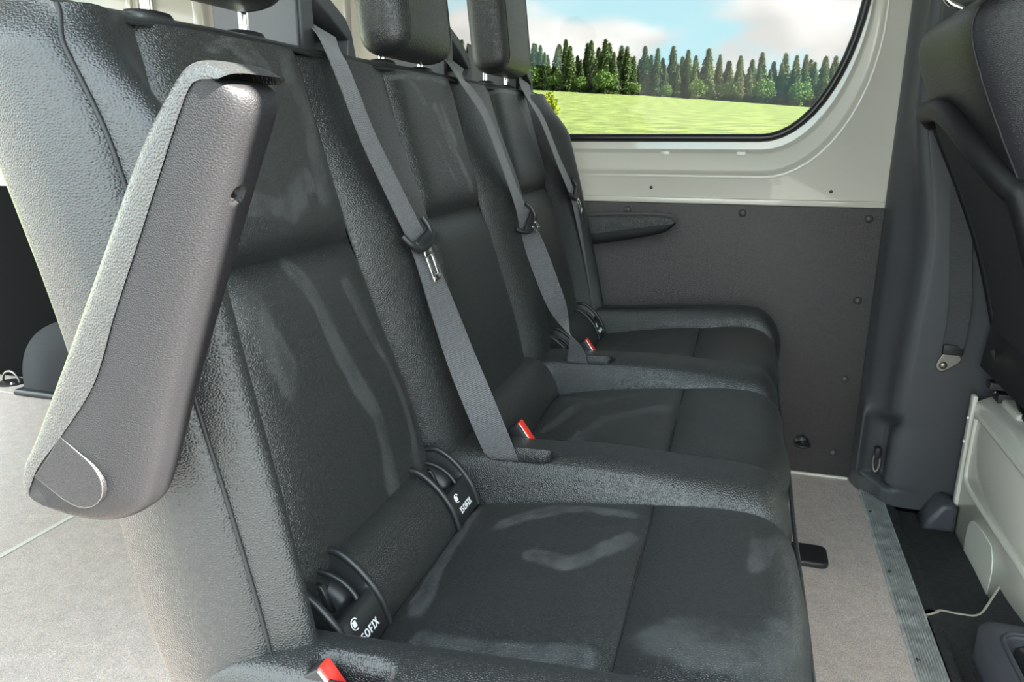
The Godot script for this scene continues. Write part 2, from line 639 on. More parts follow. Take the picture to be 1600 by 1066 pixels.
	part(wn, "pane", prism_mesh(rr(x0 - 0.0, 0.278, 0.986, 1.63, 0.24, 0.45, 0.16), Vector3.ZERO, Vector3.RIGHT, Vector3.UP, Vector3.BACK, -2.304, -2.300), M.glass)
	var loop := []
	for q in rr(x0 + 0.008, 0.270, 0.994, 1.622, 0.24, 0.45, 0.16):
		loop.append(Vector3(q.x, q.y, -2.287))
	part(wn, "seal", tube_mesh(loop, 0.0115, 10, true), M.seal_rubber)
	# dark trim board with its rivets
	var bd := struct("trim_1", rbox_mesh(Vector3(-0.3015, 0.406, -2.2535), Vector3(0.6695, 0.402, 0.0035), 0.002), M.hardboard, "dark grey textured trim board riveted to the lower wall")
	for q in [[-0.335, 0.785], [-0.003, 0.785], [0.331, 0.779], [0.329, 0.549], [0.321, 0.313], [0.315, 0.079], [-0.66, 0.785]]:
		part(bd, "rivet", lathe_mesh(pv([0.0, 0.0075, 0.004, 0.0072, 0.008, 0.0055, 0.0105, 0.003, 0.0115, 0.0, 0.0115, -0.002]), Transform3D(Basis(Vector3.RIGHT, PI / 2), Vector3(q[0], q[1], -2.250))), M.rivet)
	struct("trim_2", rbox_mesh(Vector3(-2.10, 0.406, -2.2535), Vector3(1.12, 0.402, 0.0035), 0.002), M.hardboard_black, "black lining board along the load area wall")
	# light sill strip along the foot of the board
	struct("baseboard_far", box_mesh(Vector3(-0.95, 0.0, -2.2498), Vector3(0.362, 0.006, -2.243)), M.floor_joint)
	# near wall with the open sliding door, roof, rear wall
	st = st_new()
	box(st, Vector3(-3.25, -0.06, -0.42), Vector3(-1.25, 1.86, -0.36))
	box(st, Vector3(-1.25, 1.72, -0.42), Vector3(0.46, 1.86, -0.36))
	box(st, Vector3(0.46, -0.06, -0.42), Vector3(0.72, 1.86, -0.36))
	box(st, Vector3(0.72, -0.06, -0.42), Vector3(2.3, 0.92, -0.36))
	box(st, Vector3(0.72, 1.55, -0.42), Vector3(2.3, 1.86, -0.36))
	struct("wall_near", done(st), M.body_paint)
	struct("ceiling", box_mesh(Vector3(-3.25, 1.86, -2.34), Vector3(2.3, 1.92, -0.36)), M.headliner)
	struct("wall_rear", box_mesh(Vector3(-3.31, 1.70, -2.34), Vector3(-3.25, 1.92, -0.36)), M.body_paint)
	st = st_new()
	box(st, Vector3(2.3, -0.06, -2.34), Vector3(2.36, 1.92, -0.36))
	struct("wall_sun_block", done(st), M.body_paint)  # unseen blank wall added over the windshield opening to keep sun out
	# cab part of the far wall, with the driver's window
	st = st_new()
	box(st, Vector3(0.372, 0.79, -2.34), Vector3(0.80, 1.86, WALL))
	box(st, Vector3(0.80, 0.79, -2.34), Vector3(2.3, 0.95, WALL))
	box(st, Vector3(0.80, 1.58, -2.34), Vector3(2.3, 1.86, WALL))
	struct("wall_cab", done(st), M.body_paint)

# ------------------------------------------------------------------ bench
var PB := []       # profile of the back, bottom to top
var PS := []       # profile of the seat panel
var PBOL := []     # profile of the seat bolsters

func sample(p: Array, t: float) -> Array:
	var n := p.size() - 1
	var f := clampf(t, 0.0, 1.0) * n
	var i := mini(int(f), n - 1)
	var q: Vector2 = p[i].lerp(p[i + 1], f - i)
	var d: Vector2 = (p[mini(i + 2, n)] - p[maxi(i - 1, 0)]).normalized()
	return [q, Vector2(-d.y, d.x)]

# upholstered strip along profile p (t0..t1) between z0(q) and z1(q); offset(u, q, v) along the normal
func strip(p: Array, t0: float, t1: float, z0: Callable, z1: Callable, offset: Callable, nu: int, nv: int, flip := 1.0) -> ArrayMesh:
	var f := func(u: float, v: float) -> Vector3:
		var s := sample(p, lerpf(t0, t1, v))
		var q: Vector2 = s[0]
		var o: float = offset.call(u, q, v)
		var e: Vector2 = q + s[1] * o * flip
		return Vector3(e.x, e.y, lerpf(z0.call(q), z1.call(q), u))
	return grid_mesh(nu, nv, f)

func t_at(p: Array, comp: int, val: float) -> float:
	var n := p.size() - 1
	for i in n:
		var a: float = p[i][comp]
		var b: float = p[i + 1][comp]
		if (a - val) * (b - val) <= 0.0 and absf(b - a) > 1e-9:
			return (i + (val - a) / (b - a)) / n
	return 1.0

func hump(u: float, power: float) -> float:
	return 1.0 - pow(absf(2.0 * u - 1.0), power)

func slot_depth(x: float, z: float, cx: float, cz: float, hx: float, hz: float) -> float:
	var d := Vector2(maxf(absf(x - cx) - (hx - hz), 0.0), z - cz).length()
	return 0.034 * smoothstep(hz * 1.2, hz * 0.8, d)

func build_bench() -> void:
	var b := thing("rear_bench", Vector3(-0.30, 0.0, -1.317), "black leather three-seat rear bench with lap and shoulder belts", "bench seat")
	for q in catmull([Vector2(-0.405, 0.36), Vector2(-0.425, 0.45), Vector2(-0.432, 0.52), Vector2(-0.455, 0.64), Vector2(-0.48, 0.75), Vector2(-0.505, 0.865), Vector2(-0.533, 0.97), Vector2(-0.557, 1.06), Vector2(-0.570, 1.105)], 160):
		PB.append(q)
	for q in catmull([Vector2(-0.36, 0.455), Vector2(-0.25, 0.475), Vector2(-0.09, 0.497), Vector2(0.0, 0.505), Vector2(0.05, 0.503), Vector2(0.08, 0.491), Vector2(0.098, 0.468), Vector2(0.104, 0.435), Vector2(0.100, 0.38), Vector2(0.085, 0.32)], 160):
		PS.append(q)
	for q in catmull([Vector2(-0.475, 0.47), Vector2(-0.45, 0.485), Vector2(-0.40, 0.492), Vector2(-0.30, 0.496), Vector2(-0.15, 0.502), Vector2(0.0, 0.506), Vector2(0.05, 0.503), Vector2(0.08, 0.491), Vector2(0.098, 0.468), Vector2(0.104, 0.435), Vector2(0.100, 0.38), Vector2(0.085, 0.32)], 200):
		PBOL.append(q)
	build_cushion(b)
	build_back(b)
	for k in 3:
		build_headrest(b, k)
	build_belts(b)
	build_armrest(b)
	# frame under the seat
	for q in [[-0.42, -0.36], [0.0, 0.06]]:
		part(b, "frame_rail", rbox_mesh(Vector3((q[0] + q[1]) * 0.5, 0.30, -1.317), Vector3(0.03, 0.03, 0.78), 0.008), M.black_plastic)
	for z in [-0.75, -1.75]:
		part(b, "leg_frame", prism_mesh(pv([-0.46, 0.0, -0.38, 0.0, -0.33, 0.24, -0.03, 0.24, 0.03, 0.02, 0.08, 0.0, 0.15, 0.0, 0.07, 0.28, -0.43, 0.28]), Vector3(0, 0, z), Vector3.RIGHT, Vector3.UP, Vector3.BACK, -0.02, 0.02, 0.004), M.black_plastic)
		var foot := prism_mesh(rr(0.10, 0.262, z - 0.045, z + 0.045, 0.018, 0.018, 0.018, 5), Vector3.ZERO, Vector3.RIGHT, Vector3.BACK, Vector3.UP, 0.0, 0.016, 0.005)
		part(b, "foot_cover", foot, M.black_plastic)

# height of the seat panel at x; behind it the crack
func panel_drop(q: Vector2) -> float:
	if q.x >= 0.0 or q.y < 0.45:
		return 0.0
	var t := t_at(PS, 0, q.x) if q.x > -0.36 else 0.0
	return maxf(q.y - sample(PS, t)[0].y, 0.0) * smoothstep(-0.42, -0.365, q.x)

func build_cushion(b: Node3D) -> void:
	var hw := func(q: Vector2) -> float: return 0.198
	var t_mid := t_at(PS, 0, -0.09)
	var rear_mats := [
		leather_with("leather_smeared_a", [[0.25, 0.2, 0.5, 0.12, 0.85, 0.1, 0.07, 0.5], [0.75, 0.35, 0.9, 0.6, 0.85, 0.9, 0.05, 0.55], [0.55, 0.6, 0.5, 0.75, 0.7, 0.93, 0.045, 0.5], [0.1, 0.3, 0.08, 0.6, 0.1, 0.9, 0.05, 0.4]], 31),
		leather_with("leather_smeared_b", [[0.35, 0.2, 0.5, 0.3, 0.75, 0.35, 0.05, 0.4], [0.2, 0.5, 0.45, 0.6, 0.6, 0.9, 0.05, 0.4], [0.8, 0.2, 0.7, 0.5, 0.8, 0.7, 0.04, 0.3]], 32),
		leather_with("leather_smeared_c", [[0.3, 0.3, 0.5, 0.4, 0.7, 0.45, 0.04, 0.3], [0.5, 0.6, 0.6, 0.7, 0.8, 0.8, 0.03, 0.3]], 33)]
	var front_mats := [
		leather_with("leather_smeared_d", [[0.2, 0.1, 0.15, 0.25, 0.3, 0.4, 0.10, 0.35], [0.6, 0.28, 0.72, 0.3, 0.8, 0.4, 0.05, 0.35], [0.3, 0.45, 0.55, 0.5, 0.7, 0.45, 0.05, 0.3]], 34),
		M.leather, M.leather]
	for k in 3:
		var c := C1 - PITCH * k
		var za := func(q: Vector2) -> float: return c + hw.call(q)
		var zb := func(q: Vector2) -> float: return c - hw.call(q)
		var puff := func(u: float, q: Vector2, v: float) -> float:
			return 0.016 * hump(u, 7.0) * (1.0 - pow(1.0 - v, 22.0)) * (1.0 - pow(v, 18.0)) - 0.011 + 0.0025 * sin(9.0 * u + 2.0 * k) * hump(u, 2.0) * sin(7.0 * v + k)
		part(b, "seat_panel", strip(PS, 0.0, t_mid, za, zb, puff, 40, 40), rear_mats[k])
		part(b, "seat_panel", strip(PS, t_mid, 1.0, za, zb, func(u, q, v): return puff.call(u, q, v * 0.94), 40, 60), front_mats[k])
		# stitched line across the seat
		var s := sample(PS, t_mid)
		part(b, "seam", tube_mesh([Vector3(s[0].x, s[0].y - 0.0105, c + 0.19), Vector3(s[0].x, s[0].y - 0.0105, c - 0.19)], 0.0016, 6), M.piping_black)
		# roll between the cushion and the back
		var roll := []
		for q in catmull([Vector2(-0.475, 0.45), Vector2(-0.464, 0.500), Vector2(-0.438, 0.527), Vector2(-0.408, 0.526), Vector2(-0.380, 0.503), Vector2(-0.362, 0.468), Vector2(-0.355, 0.435)], 40):
			roll.append(q)
		part(b, "seat_roll", strip(roll, 0.0, 1.0, func(q): return c + 0.205, func(q): return c - 0.205, func(u, q, v):
			var z := lerpf(c + 0.205, c - 0.205, u)
			var dip := 0.0 if k == 1 else 0.045 * (smoothstep(0.045, 0.036, absf(z - c - 0.165)) + smoothstep(0.045, 0.036, absf(z - c + 0.135)))
			return 0.008 * hump(u, 4.0) - 0.003 - dip - 0.05 * pow(absf(2.0 * u - 1.0), 50.0), 110, 30), M.leather)
		if k != 1:
			build_isofix(b, c + 0.165)
			build_isofix(b, c - 0.135)
	# bolsters between the seats
	for k in 2:
		var c := C1 - PITCH * k
		var mid := c - PITCH * 0.5
		var off := func(u: float, q: Vector2, v: float) -> float:
			var z := lerpf(c - 0.196, c - PITCH + 0.196, u)
			var o := 0.046 * pow(hump(u, 2.6), 0.8)
			o *= lerpf(1.0, 0.72, smoothstep(-0.2, 0.06, q.x)) * lerpf(1.0, 0.40, smoothstep(0.05, 0.104, q.x))
			o -= 0.013
			o -= panel_drop(q) * (1.0 - smoothstep(0.0, 0.17, minf(u, 1.0 - u)))
			o -= slot_depth(q.x, z, -0.302, mid + 0.034, 0.050, 0.0105) + slot_depth(q.x, z, -0.272, mid - 0.030, 0.040, 0.0100)
			return o
		part(b, "seat_bolster", strip(PBOL, 0.0, 1.0, func(q): return c - 0.196, func(q): return c - PITCH + 0.196, off, 96, 240), M.leather)
	# outer bolsters wrap down the ends
	for e in 2:
		var seam: float = C1 + 0.196 if e == 0 else C1 - 2.0 * PITCH - 0.196
		var dir := 1.0 if e == 0 else -1.0
		var path := catmull([Vector2(0.0, -0.012), Vector2(0.010, 0.012), Vector2(0.034, 0.031), Vector2(0.066, 0.033), Vector2(0.092, 0.022), Vector2(0.102, -0.02), Vector2(0.102, -0.10), Vector2(0.096, -0.18)], 40)
		var f := func(u: float, v: float) -> Vector3:
			var s := sample(PBOL, v)
			var w: Vector2 = path[roundi(u * 40)]
			var q: Vector2 = s[0]
			var o: float = w.y * (lerpf(0.75, 1.15, smoothstep(-0.4, 0.0, q.x)) if w.y > 0.0 else 1.0) * lerpf(1.0, 0.6, smoothstep(0.05, 0.1, q.x))
			var z: float = seam + dir * w.x
			o -= panel_drop(q) * (1.0 - smoothstep(0.0, 0.03, w.x))
			if e == 0:
				o -= slot_depth(q.x, z, -0.315, seam + 0.075, 0.040, 0.010)
			var inward := 0.0
			if w.y < -0.02:
				return Vector3(minf(q.x, 0.098), minf(q.y, 0.50) + (o if q.y > 0.45 else o * (q.y - 0.32) / 0.13), z)
			return Vector3(q.x + s[1].x * o, q.y + s[1].y * o, z + inward)
		part(b, "seat_bolster", grid_mesh(40, 150, f), M.leather)
	# piping along the front edge
	var pip := []
	for i in 80:
		var z := lerpf(C1 + 0.27, C1 - 2.0 * PITCH - 0.27, i / 79.0)
		pip.append(Vector3(0.107, 0.452 + 0.004 * cos(TAU * (z - C1) / PITCH), z))
	part(b, "front_piping", tube_mesh(pip, 0.0032, 6), M.leather)
	part(b, "crack_liner", rbox_mesh(Vector3(-0.478, 0.43, -1.317), Vector3(0.028, 0.075, 0.785), 0.01), M.black_fabric)
	part(b, "seat_pan", rbox_mesh(Vector3(-0.18, 0.345, -1.317), Vector3(0.26, 0.04, 0.79), 0.02), M.black_plastic)

func build_isofix(b: Node3D, z: float) -> void:
	# funnel in the crack between seat and back: two arched rims, a sunk bed, a hook and a lettered face
	var arch := catmull([Vector2(-0.468, 0.505), Vector2(-0.448, 0.531), Vector2(-0.418, 0.538), Vector2(-0.388, 0.520), Vector2(-0.364, 0.490), Vector2(-0.352, 0.458)], 30)
	var bed := func(u: float, v: float) -> Vector3:
		var q: Vector2 = arch[roundi(v * 30)]
		var sink := 0.036 * pow(hump(u, 6.0), 1.0) * smoothstep(0.0, 0.15, v) * (1.0 - smoothstep(0.62, 0.72, v))
		return Vector3(q.x - sink * 0.5, q.y - sink, z + 0.038 * (1.0 - 2.0 * u))
	var g := part(b, "isofix_guide", grid_mesh(24, 30, bed), M.guide_plastic, "black plastic child seat anchor guide with white lettering")
	for s in [-1.0, 1.0]:
		var rim := []
		for q in arch:
			rim.append(Vector3(q.x, q.y + 0.001, z + s * 0.040))
		part(g, "rim", tube_mesh(rim, 0.0045, 8), M.guide_plastic)
		var skirt := func(u: float, v: float) -> Vector3:
			var q: Vector2 = arch[roundi(v * 30)]
			return Vector3(q.x - 0.02 * u, q.y - 0.05 * u, z + s * 0.043)
		part(g, "side_wall", grid_mesh(2, 30, skirt), M.guide_plastic)
	var lip := []
	for q in catmull([Vector3(-0.462, 0.512, z - 0.014), Vector3(-0.430, 0.526, z - 0.016), Vector3(-0.398, 0.517, z - 0.018), Vector3(-0.378, 0.497, z - 0.016), Vector3(-0.374, 0.490, z + 0.004), Vector3(-0.382, 0.494, z + 0.026)], 30):
		lip.append(q)
	part(g, "inner_lip", tube_mesh(lip, 0.0035, 6), M.guide_plastic)
	part(g, "hook", prism_mesh(pv([-0.402, 0.500, -0.392, 0.498, -0.404, 0.528, -0.412, 0.530]), Vector3(0, 0, z + 0.010), Vector3.RIGHT, Vector3.UP, Vector3.BACK, -0.004, 0.004, 0.0015), M.black_plastic)
	# lettered face
	var tm := TextMesh.new()
	tm.text = "ISOFIX"
	var fnt := SystemFont.new()
	fnt.font_names = PackedStringArray(["Droid Sans"])
	fnt.font_weight = 700
	tm.font = fnt
	tm.font_size = 32
	tm.pixel_size = 0.0125 / 32.0
	tm.depth = 0.0004
	var n := Vector3(0.87, 0.49, 0).normalized()
	var up := Vector3(-0.49, 0.87, 0).normalized()
	var o := mi("lettering", tm, M.white_print)
	g.add_child(o, true)
	o.transform = Transform3D(Basis(Vector3(0, 0, -1), up, n), Vector3(-0.3585, 0.4745, z) + n * 0.0022)
	var logo := st_new()
	var ring := []
	for k in 13:
		var an := PI * 0.15 + TAU * 0.72 * k / 12.0
		ring.append(Vector3(-0.3665, 0.492, z + 0.016) + n * 0.0025 + (up * sin(an) + Vector3(0, 0, -1) * cos(an)) * 0.0062)
	tube(logo, ring, 0.0007, 6)
	rbox(logo, Transform3D(Basis(n, up, n.cross(up)), Vector3(-0.3665, 0.492, z + 0.016) + n * 0.002), Vector3(0.0006, 0.0034, 0.0030), 0.0005, 1)
	part(g, "child_seat_symbol", done(logo), M.white_print)

func back_hw(y: float) -> float:
	return lerpf(0.192, 0.144, smoothstep(0.50, 0.92, y))

func back_shift(y: float) -> float:
	return 0.022 * smoothstep(0.50, 0.92, y)

func build_back(b: Node3D) -> void:
	var t_cr := t_at(PB, 1, 0.866)
	var upper := [
		leather_with("leather_smeared_e", [[0.55, 0.55, 0.60, 0.75, 0.5, 0.95, 0.10, 0.30], [0.8, 0.2, 0.85, 0.5, 0.8, 0.9, 0.06, 0.3], [0.35, 0.85, 0.45, 0.95, 0.55, 0.8, 0.05, 0.4], [0.2, 0.2, 0.5, 0.15, 0.7, 0.25, 0.05, 0.3]], 41),
		leather_with("leather_smeared_f", [[0.05, 0.86, 0.35, 0.93, 0.9, 0.90, 0.05, 0.6], [0.2, 0.86, 0.3, 0.75, 0.35, 0.65, 0.04, 0.45], [0.5, 0.62, 0.6, 0.4, 0.75, 0.12, 0.045, 0.7], [0.62, 0.62, 0.66, 0.5, 0.7, 0.4, 0.035, 0.7], [0.38, 0.4, 0.42, 0.3, 0.5, 0.15, 0.02, 0.5], [0.8, 0.88, 0.88, 0.8, 0.95, 0.75, 0.03, 0.4]], 42),
		leather_with("leather_smeared_g", [[0.05, 0.92, 0.3, 0.95, 0.6, 0.93, 0.05, 0.6], [0.5, 0.85, 0.62, 0.7, 0.75, 0.4, 0.025, 0.6], [0.66, 0.85, 0.75, 0.7, 0.9, 0.45, 0.02, 0.5]], 43)]
	var lower := [
		leather_with("leather_smeared_h", [[0.45, 0.95, 0.62, 0.6, 0.60, 0.35, 0.05, 0.40], [0.75, 0.9, 0.85, 0.6, 0.80, 0.3, 0.035, 0.35], [0.80, 0.3, 0.6, 0.14, 0.35, 0.16, 0.035, 0.35], [0.10, 0.95, 0.14, 0.9, 0.2, 0.8, 0.06, 0.35]], 44),
		M.leather, M.leather]
	for k in 3:
		var c := C1 - PITCH * k
		var za := func(q: Vector2) -> float: return c + back_shift(q.y) + back_hw(q.y)
		var zb := func(q: Vector2) -> float: return c + back_shift(q.y) - back_hw(q.y)
		var low := func(u: float, q: Vector2, v: float) -> float:
			return -(0.024 * hump(u, 8.0) * (1.0 - pow(v, 26.0)) - 0.015 + 0.003 * hump(u, 2.0) * hump(v, 2.0))
		var high := func(u: float, q: Vector2, v: float) -> float:
			return -((0.021 + 0.012 * exp(-7.0 * v)) * hump(u, 8.0) * (1.0 - pow(1.0 - v, 18.0)) - 0.015)
		part(b, "back_panel", strip(PB, 0.0, t_cr, za, zb, low, 44, 60), lower[k])
		part(b, "back_panel", strip(PB, t_cr, 1.0, za, zb, high, 44, 44), upper[k])
		for s in [-1.0, 1.0]:
			var line := []
			for i in 40:
				var q: Vector2 = sample(PB, i / 39.0)[0]
				line.append(Vector3(q.x - 0.0125, q.y, c + back_shift(q.y) + s * back_hw(q.y)))
			part(b, "seam", tube_mesh(line, 0.0016, 6), M.piping_black)
	for k in 2:
		var c := C1 - PITCH * k
		var off := func(u: float, q: Vector2, v: float) -> float:
			var h := lerpf(0.046, 0.016, smoothstep(0.85, 1.10, q.y)) * lerpf(0.7, 1.0, smoothstep(0.4, 0.6, q.y))
			return -(h * pow(hump(u, 2.3), 0.85) - 0.011)
		part(b, "back_bolster", strip(PB, 0.0, 1.0, func(q): return c + back_shift(q.y) - back_hw(q.y), func(q): return c - PITCH + back_shift(q.y) + back_hw(q.y), off, 36, 90), M.leather)
	# outer bolsters: crest near the end seam, hollow towards the panel
	for e in 2:
		var c: float = C1 if e == 0 else C1 - 2.0 * PITCH
		var dir := 1.0 if e == 0 else -1.0
		var zend: float = NEAR - 0.004 if e == 0 else FAR + 0.004
		var off2 := func(u: float, q: Vector2, v: float) -> float:
			var top := smoothstep(0.98, 1.105, q.y)
			var crest := 0.052 * pow(sin(PI * pow(u, 1.35)), 0.8) + 0.034 * smoothstep(0.2, 1.0, u) - 0.011
			return -crest * lerpf(1.0, 0.30, top)
		part(b, "back_bolster", strip(PB, 0.0, 1.0, func(q): return c + back_shift(q.y) + dir * back_hw(q.y), func(q): return lerpf(zend, zend - dir * 0.012, smoothstep(1.07, 1.105, q.y)), off2, 40, 90), M.leather)
		# end face
		var fr := []
		for i in 60:
			var s := sample(PB, i / 59.0)
			var q: Vector2 = s[0] - s[1] * off2.call(1.0, s[0], 0.0) * -1.0
			fr.append(q)
		var rear := catmull([Vector2(-0.50, 0.22), Vector2(-0.53, 0.40), Vector2(-0.565, 0.52), Vector2(-0.582, 0.63), Vector2(-0.612, 0.82), Vector2(-0.646, 0.955), Vector2(-0.672, 1.045), Vector2(-0.664, 1.095)], 59)
		var front := [Vector2(-0.40, 0.20)]
		front.append_array(fr.slice(1))
		var side := func(u: float, v: float) -> Vector3:
			var i := v * 59.0
			var k0 := mini(int(i), 58)
			var a: Vector2 = front[k0].lerp(front[k0 + 1], i - k0)
			var r: Vector2 = rear[k0].lerp(rear[k0 + 1], i - k0)
			var q := a.lerp(r, u)
			var bulge := 0.026 * pow(sin(PI * clampf(u, 0.0, 1.0)), 0.6) * smoothstep(0.0, 0.12, 1.0 - v) - 0.022 * smoothstep(0.75, 1.0, u)
			bulge -= 0.012 * smoothstep(1.07, 1.105, a.y)
			q.y += 0.018 * sin(PI * u) * smoothstep(0.8, 1.0, v)
			bulge += 0.0025 * sin(9.0 * q.y + 14.0 * q.x) * sin(PI * u) * sin(PI * v)
			return Vector3(q.x, q.y, zend + dir * bulge)
		part(b, "end_panel", grid_mesh(36, 90, side), M.leather)
		var pipe := []
		for i in 60:
			pipe.append(Vector3(fr[i].x + 0.001, fr[i].y, lerpf(zend, zend - dir * 0.012, smoothstep(1.07, 1.105, fr[i].y))))
		part(b, "end_piping", tube_mesh(pipe, 0.0024, 6), M.piping_black)
	# top and rear of the back
	var cover := catmull([Vector2(-0.568, 1.103), Vector2(-0.580, 1.113), Vector2(-0.605, 1.119), Vector2(-0.64, 1.114), Vector2(-0.664, 1.095), Vector2(-0.672, 1.045), Vector2(-0.646, 0.955), Vector2(-0.612, 0.82), Vector2(-0.582, 0.63), Vector2(-0.565, 0.52), Vector2(-0.53, 0.40), Vector2(-0.50, 0.22)], 60)
	var cf := func(u: float, v: float) -> Vector3:
		var q: Vector2 = cover[roundi(v * 60)]
		var z := lerpf(NEAR - 0.020, FAR + 0.020, u)
		return Vector3(q.x, q.y + 0.003 * cos(TAU * (z - C1) / PITCH) * (1.0 - smoothstep(0.05, 0.2, v)), z)
	part(b, "back_cover", grid_mesh(60, 60, cf), M.leather)
	var tp := []
	for i in 90:
		var z := lerpf(NEAR - 0.014, FAR + 0.014, i / 89.0)
		tp.append(Vector3(-0.571, 1.1055 + 0.003 * cos(TAU * (z - C1) / PITCH), z))
	part(b, "top_piping", tube_mesh(tp, 0.003, 6), M.piping_black)

func build_headrest(b: Node3D, k: int) -> void:
	var c: float = C1 - PITCH * k + [0.034, 0.024, 0.010][k]
	var bottom: float = [1.146, 1.130, 1.142][k]
	var h := Vector3(0.046, 0.125, 0.122)
	var turn := Basis(Vector3.BACK, 0.10)
	var at := Vector3(-0.603, bottom + h.y, c)
	var pad := part(b, "headrest", rbox_mesh(at, h, 0.036, turn, 5), M.leather)
	for s in [-1.0, 1.0]:
		var loop := []
		for q in rr(-h.x + 0.002, h.x - 0.002, -h.y + 0.002, h.y - 0.002, 0.036, 0.036, 0.036, 6):
			loop.append(at + turn * Vector3(q.x, q.y, s * (h.z - 0.034)))
		part(pad, "piping", tube_mesh(loop, 0.0030, 6, true), M.piping_black)
		var z: float = c + s * 0.081 - [0.016, 0.01, 0.0][k]
		part(pad, "post", tube_mesh([Vector3(-0.612, 1.07, z), Vector3(-0.612, bottom + 0.05, z)], 0.0065, 12), M.chrome)
		part(pad, "post_collar", lathe_mesh(pv([0.0, 0.0, 0.024, 0.0, 0.026, 0.004, 0.022, 0.010, 0.012, 0.012, 0.0, 0.012]), Transform3D(Basis.from_scale(Vector3(0.8, 1.0, 1.25)), Vector3(-0.612, 1.114, z))), M.black_plastic)

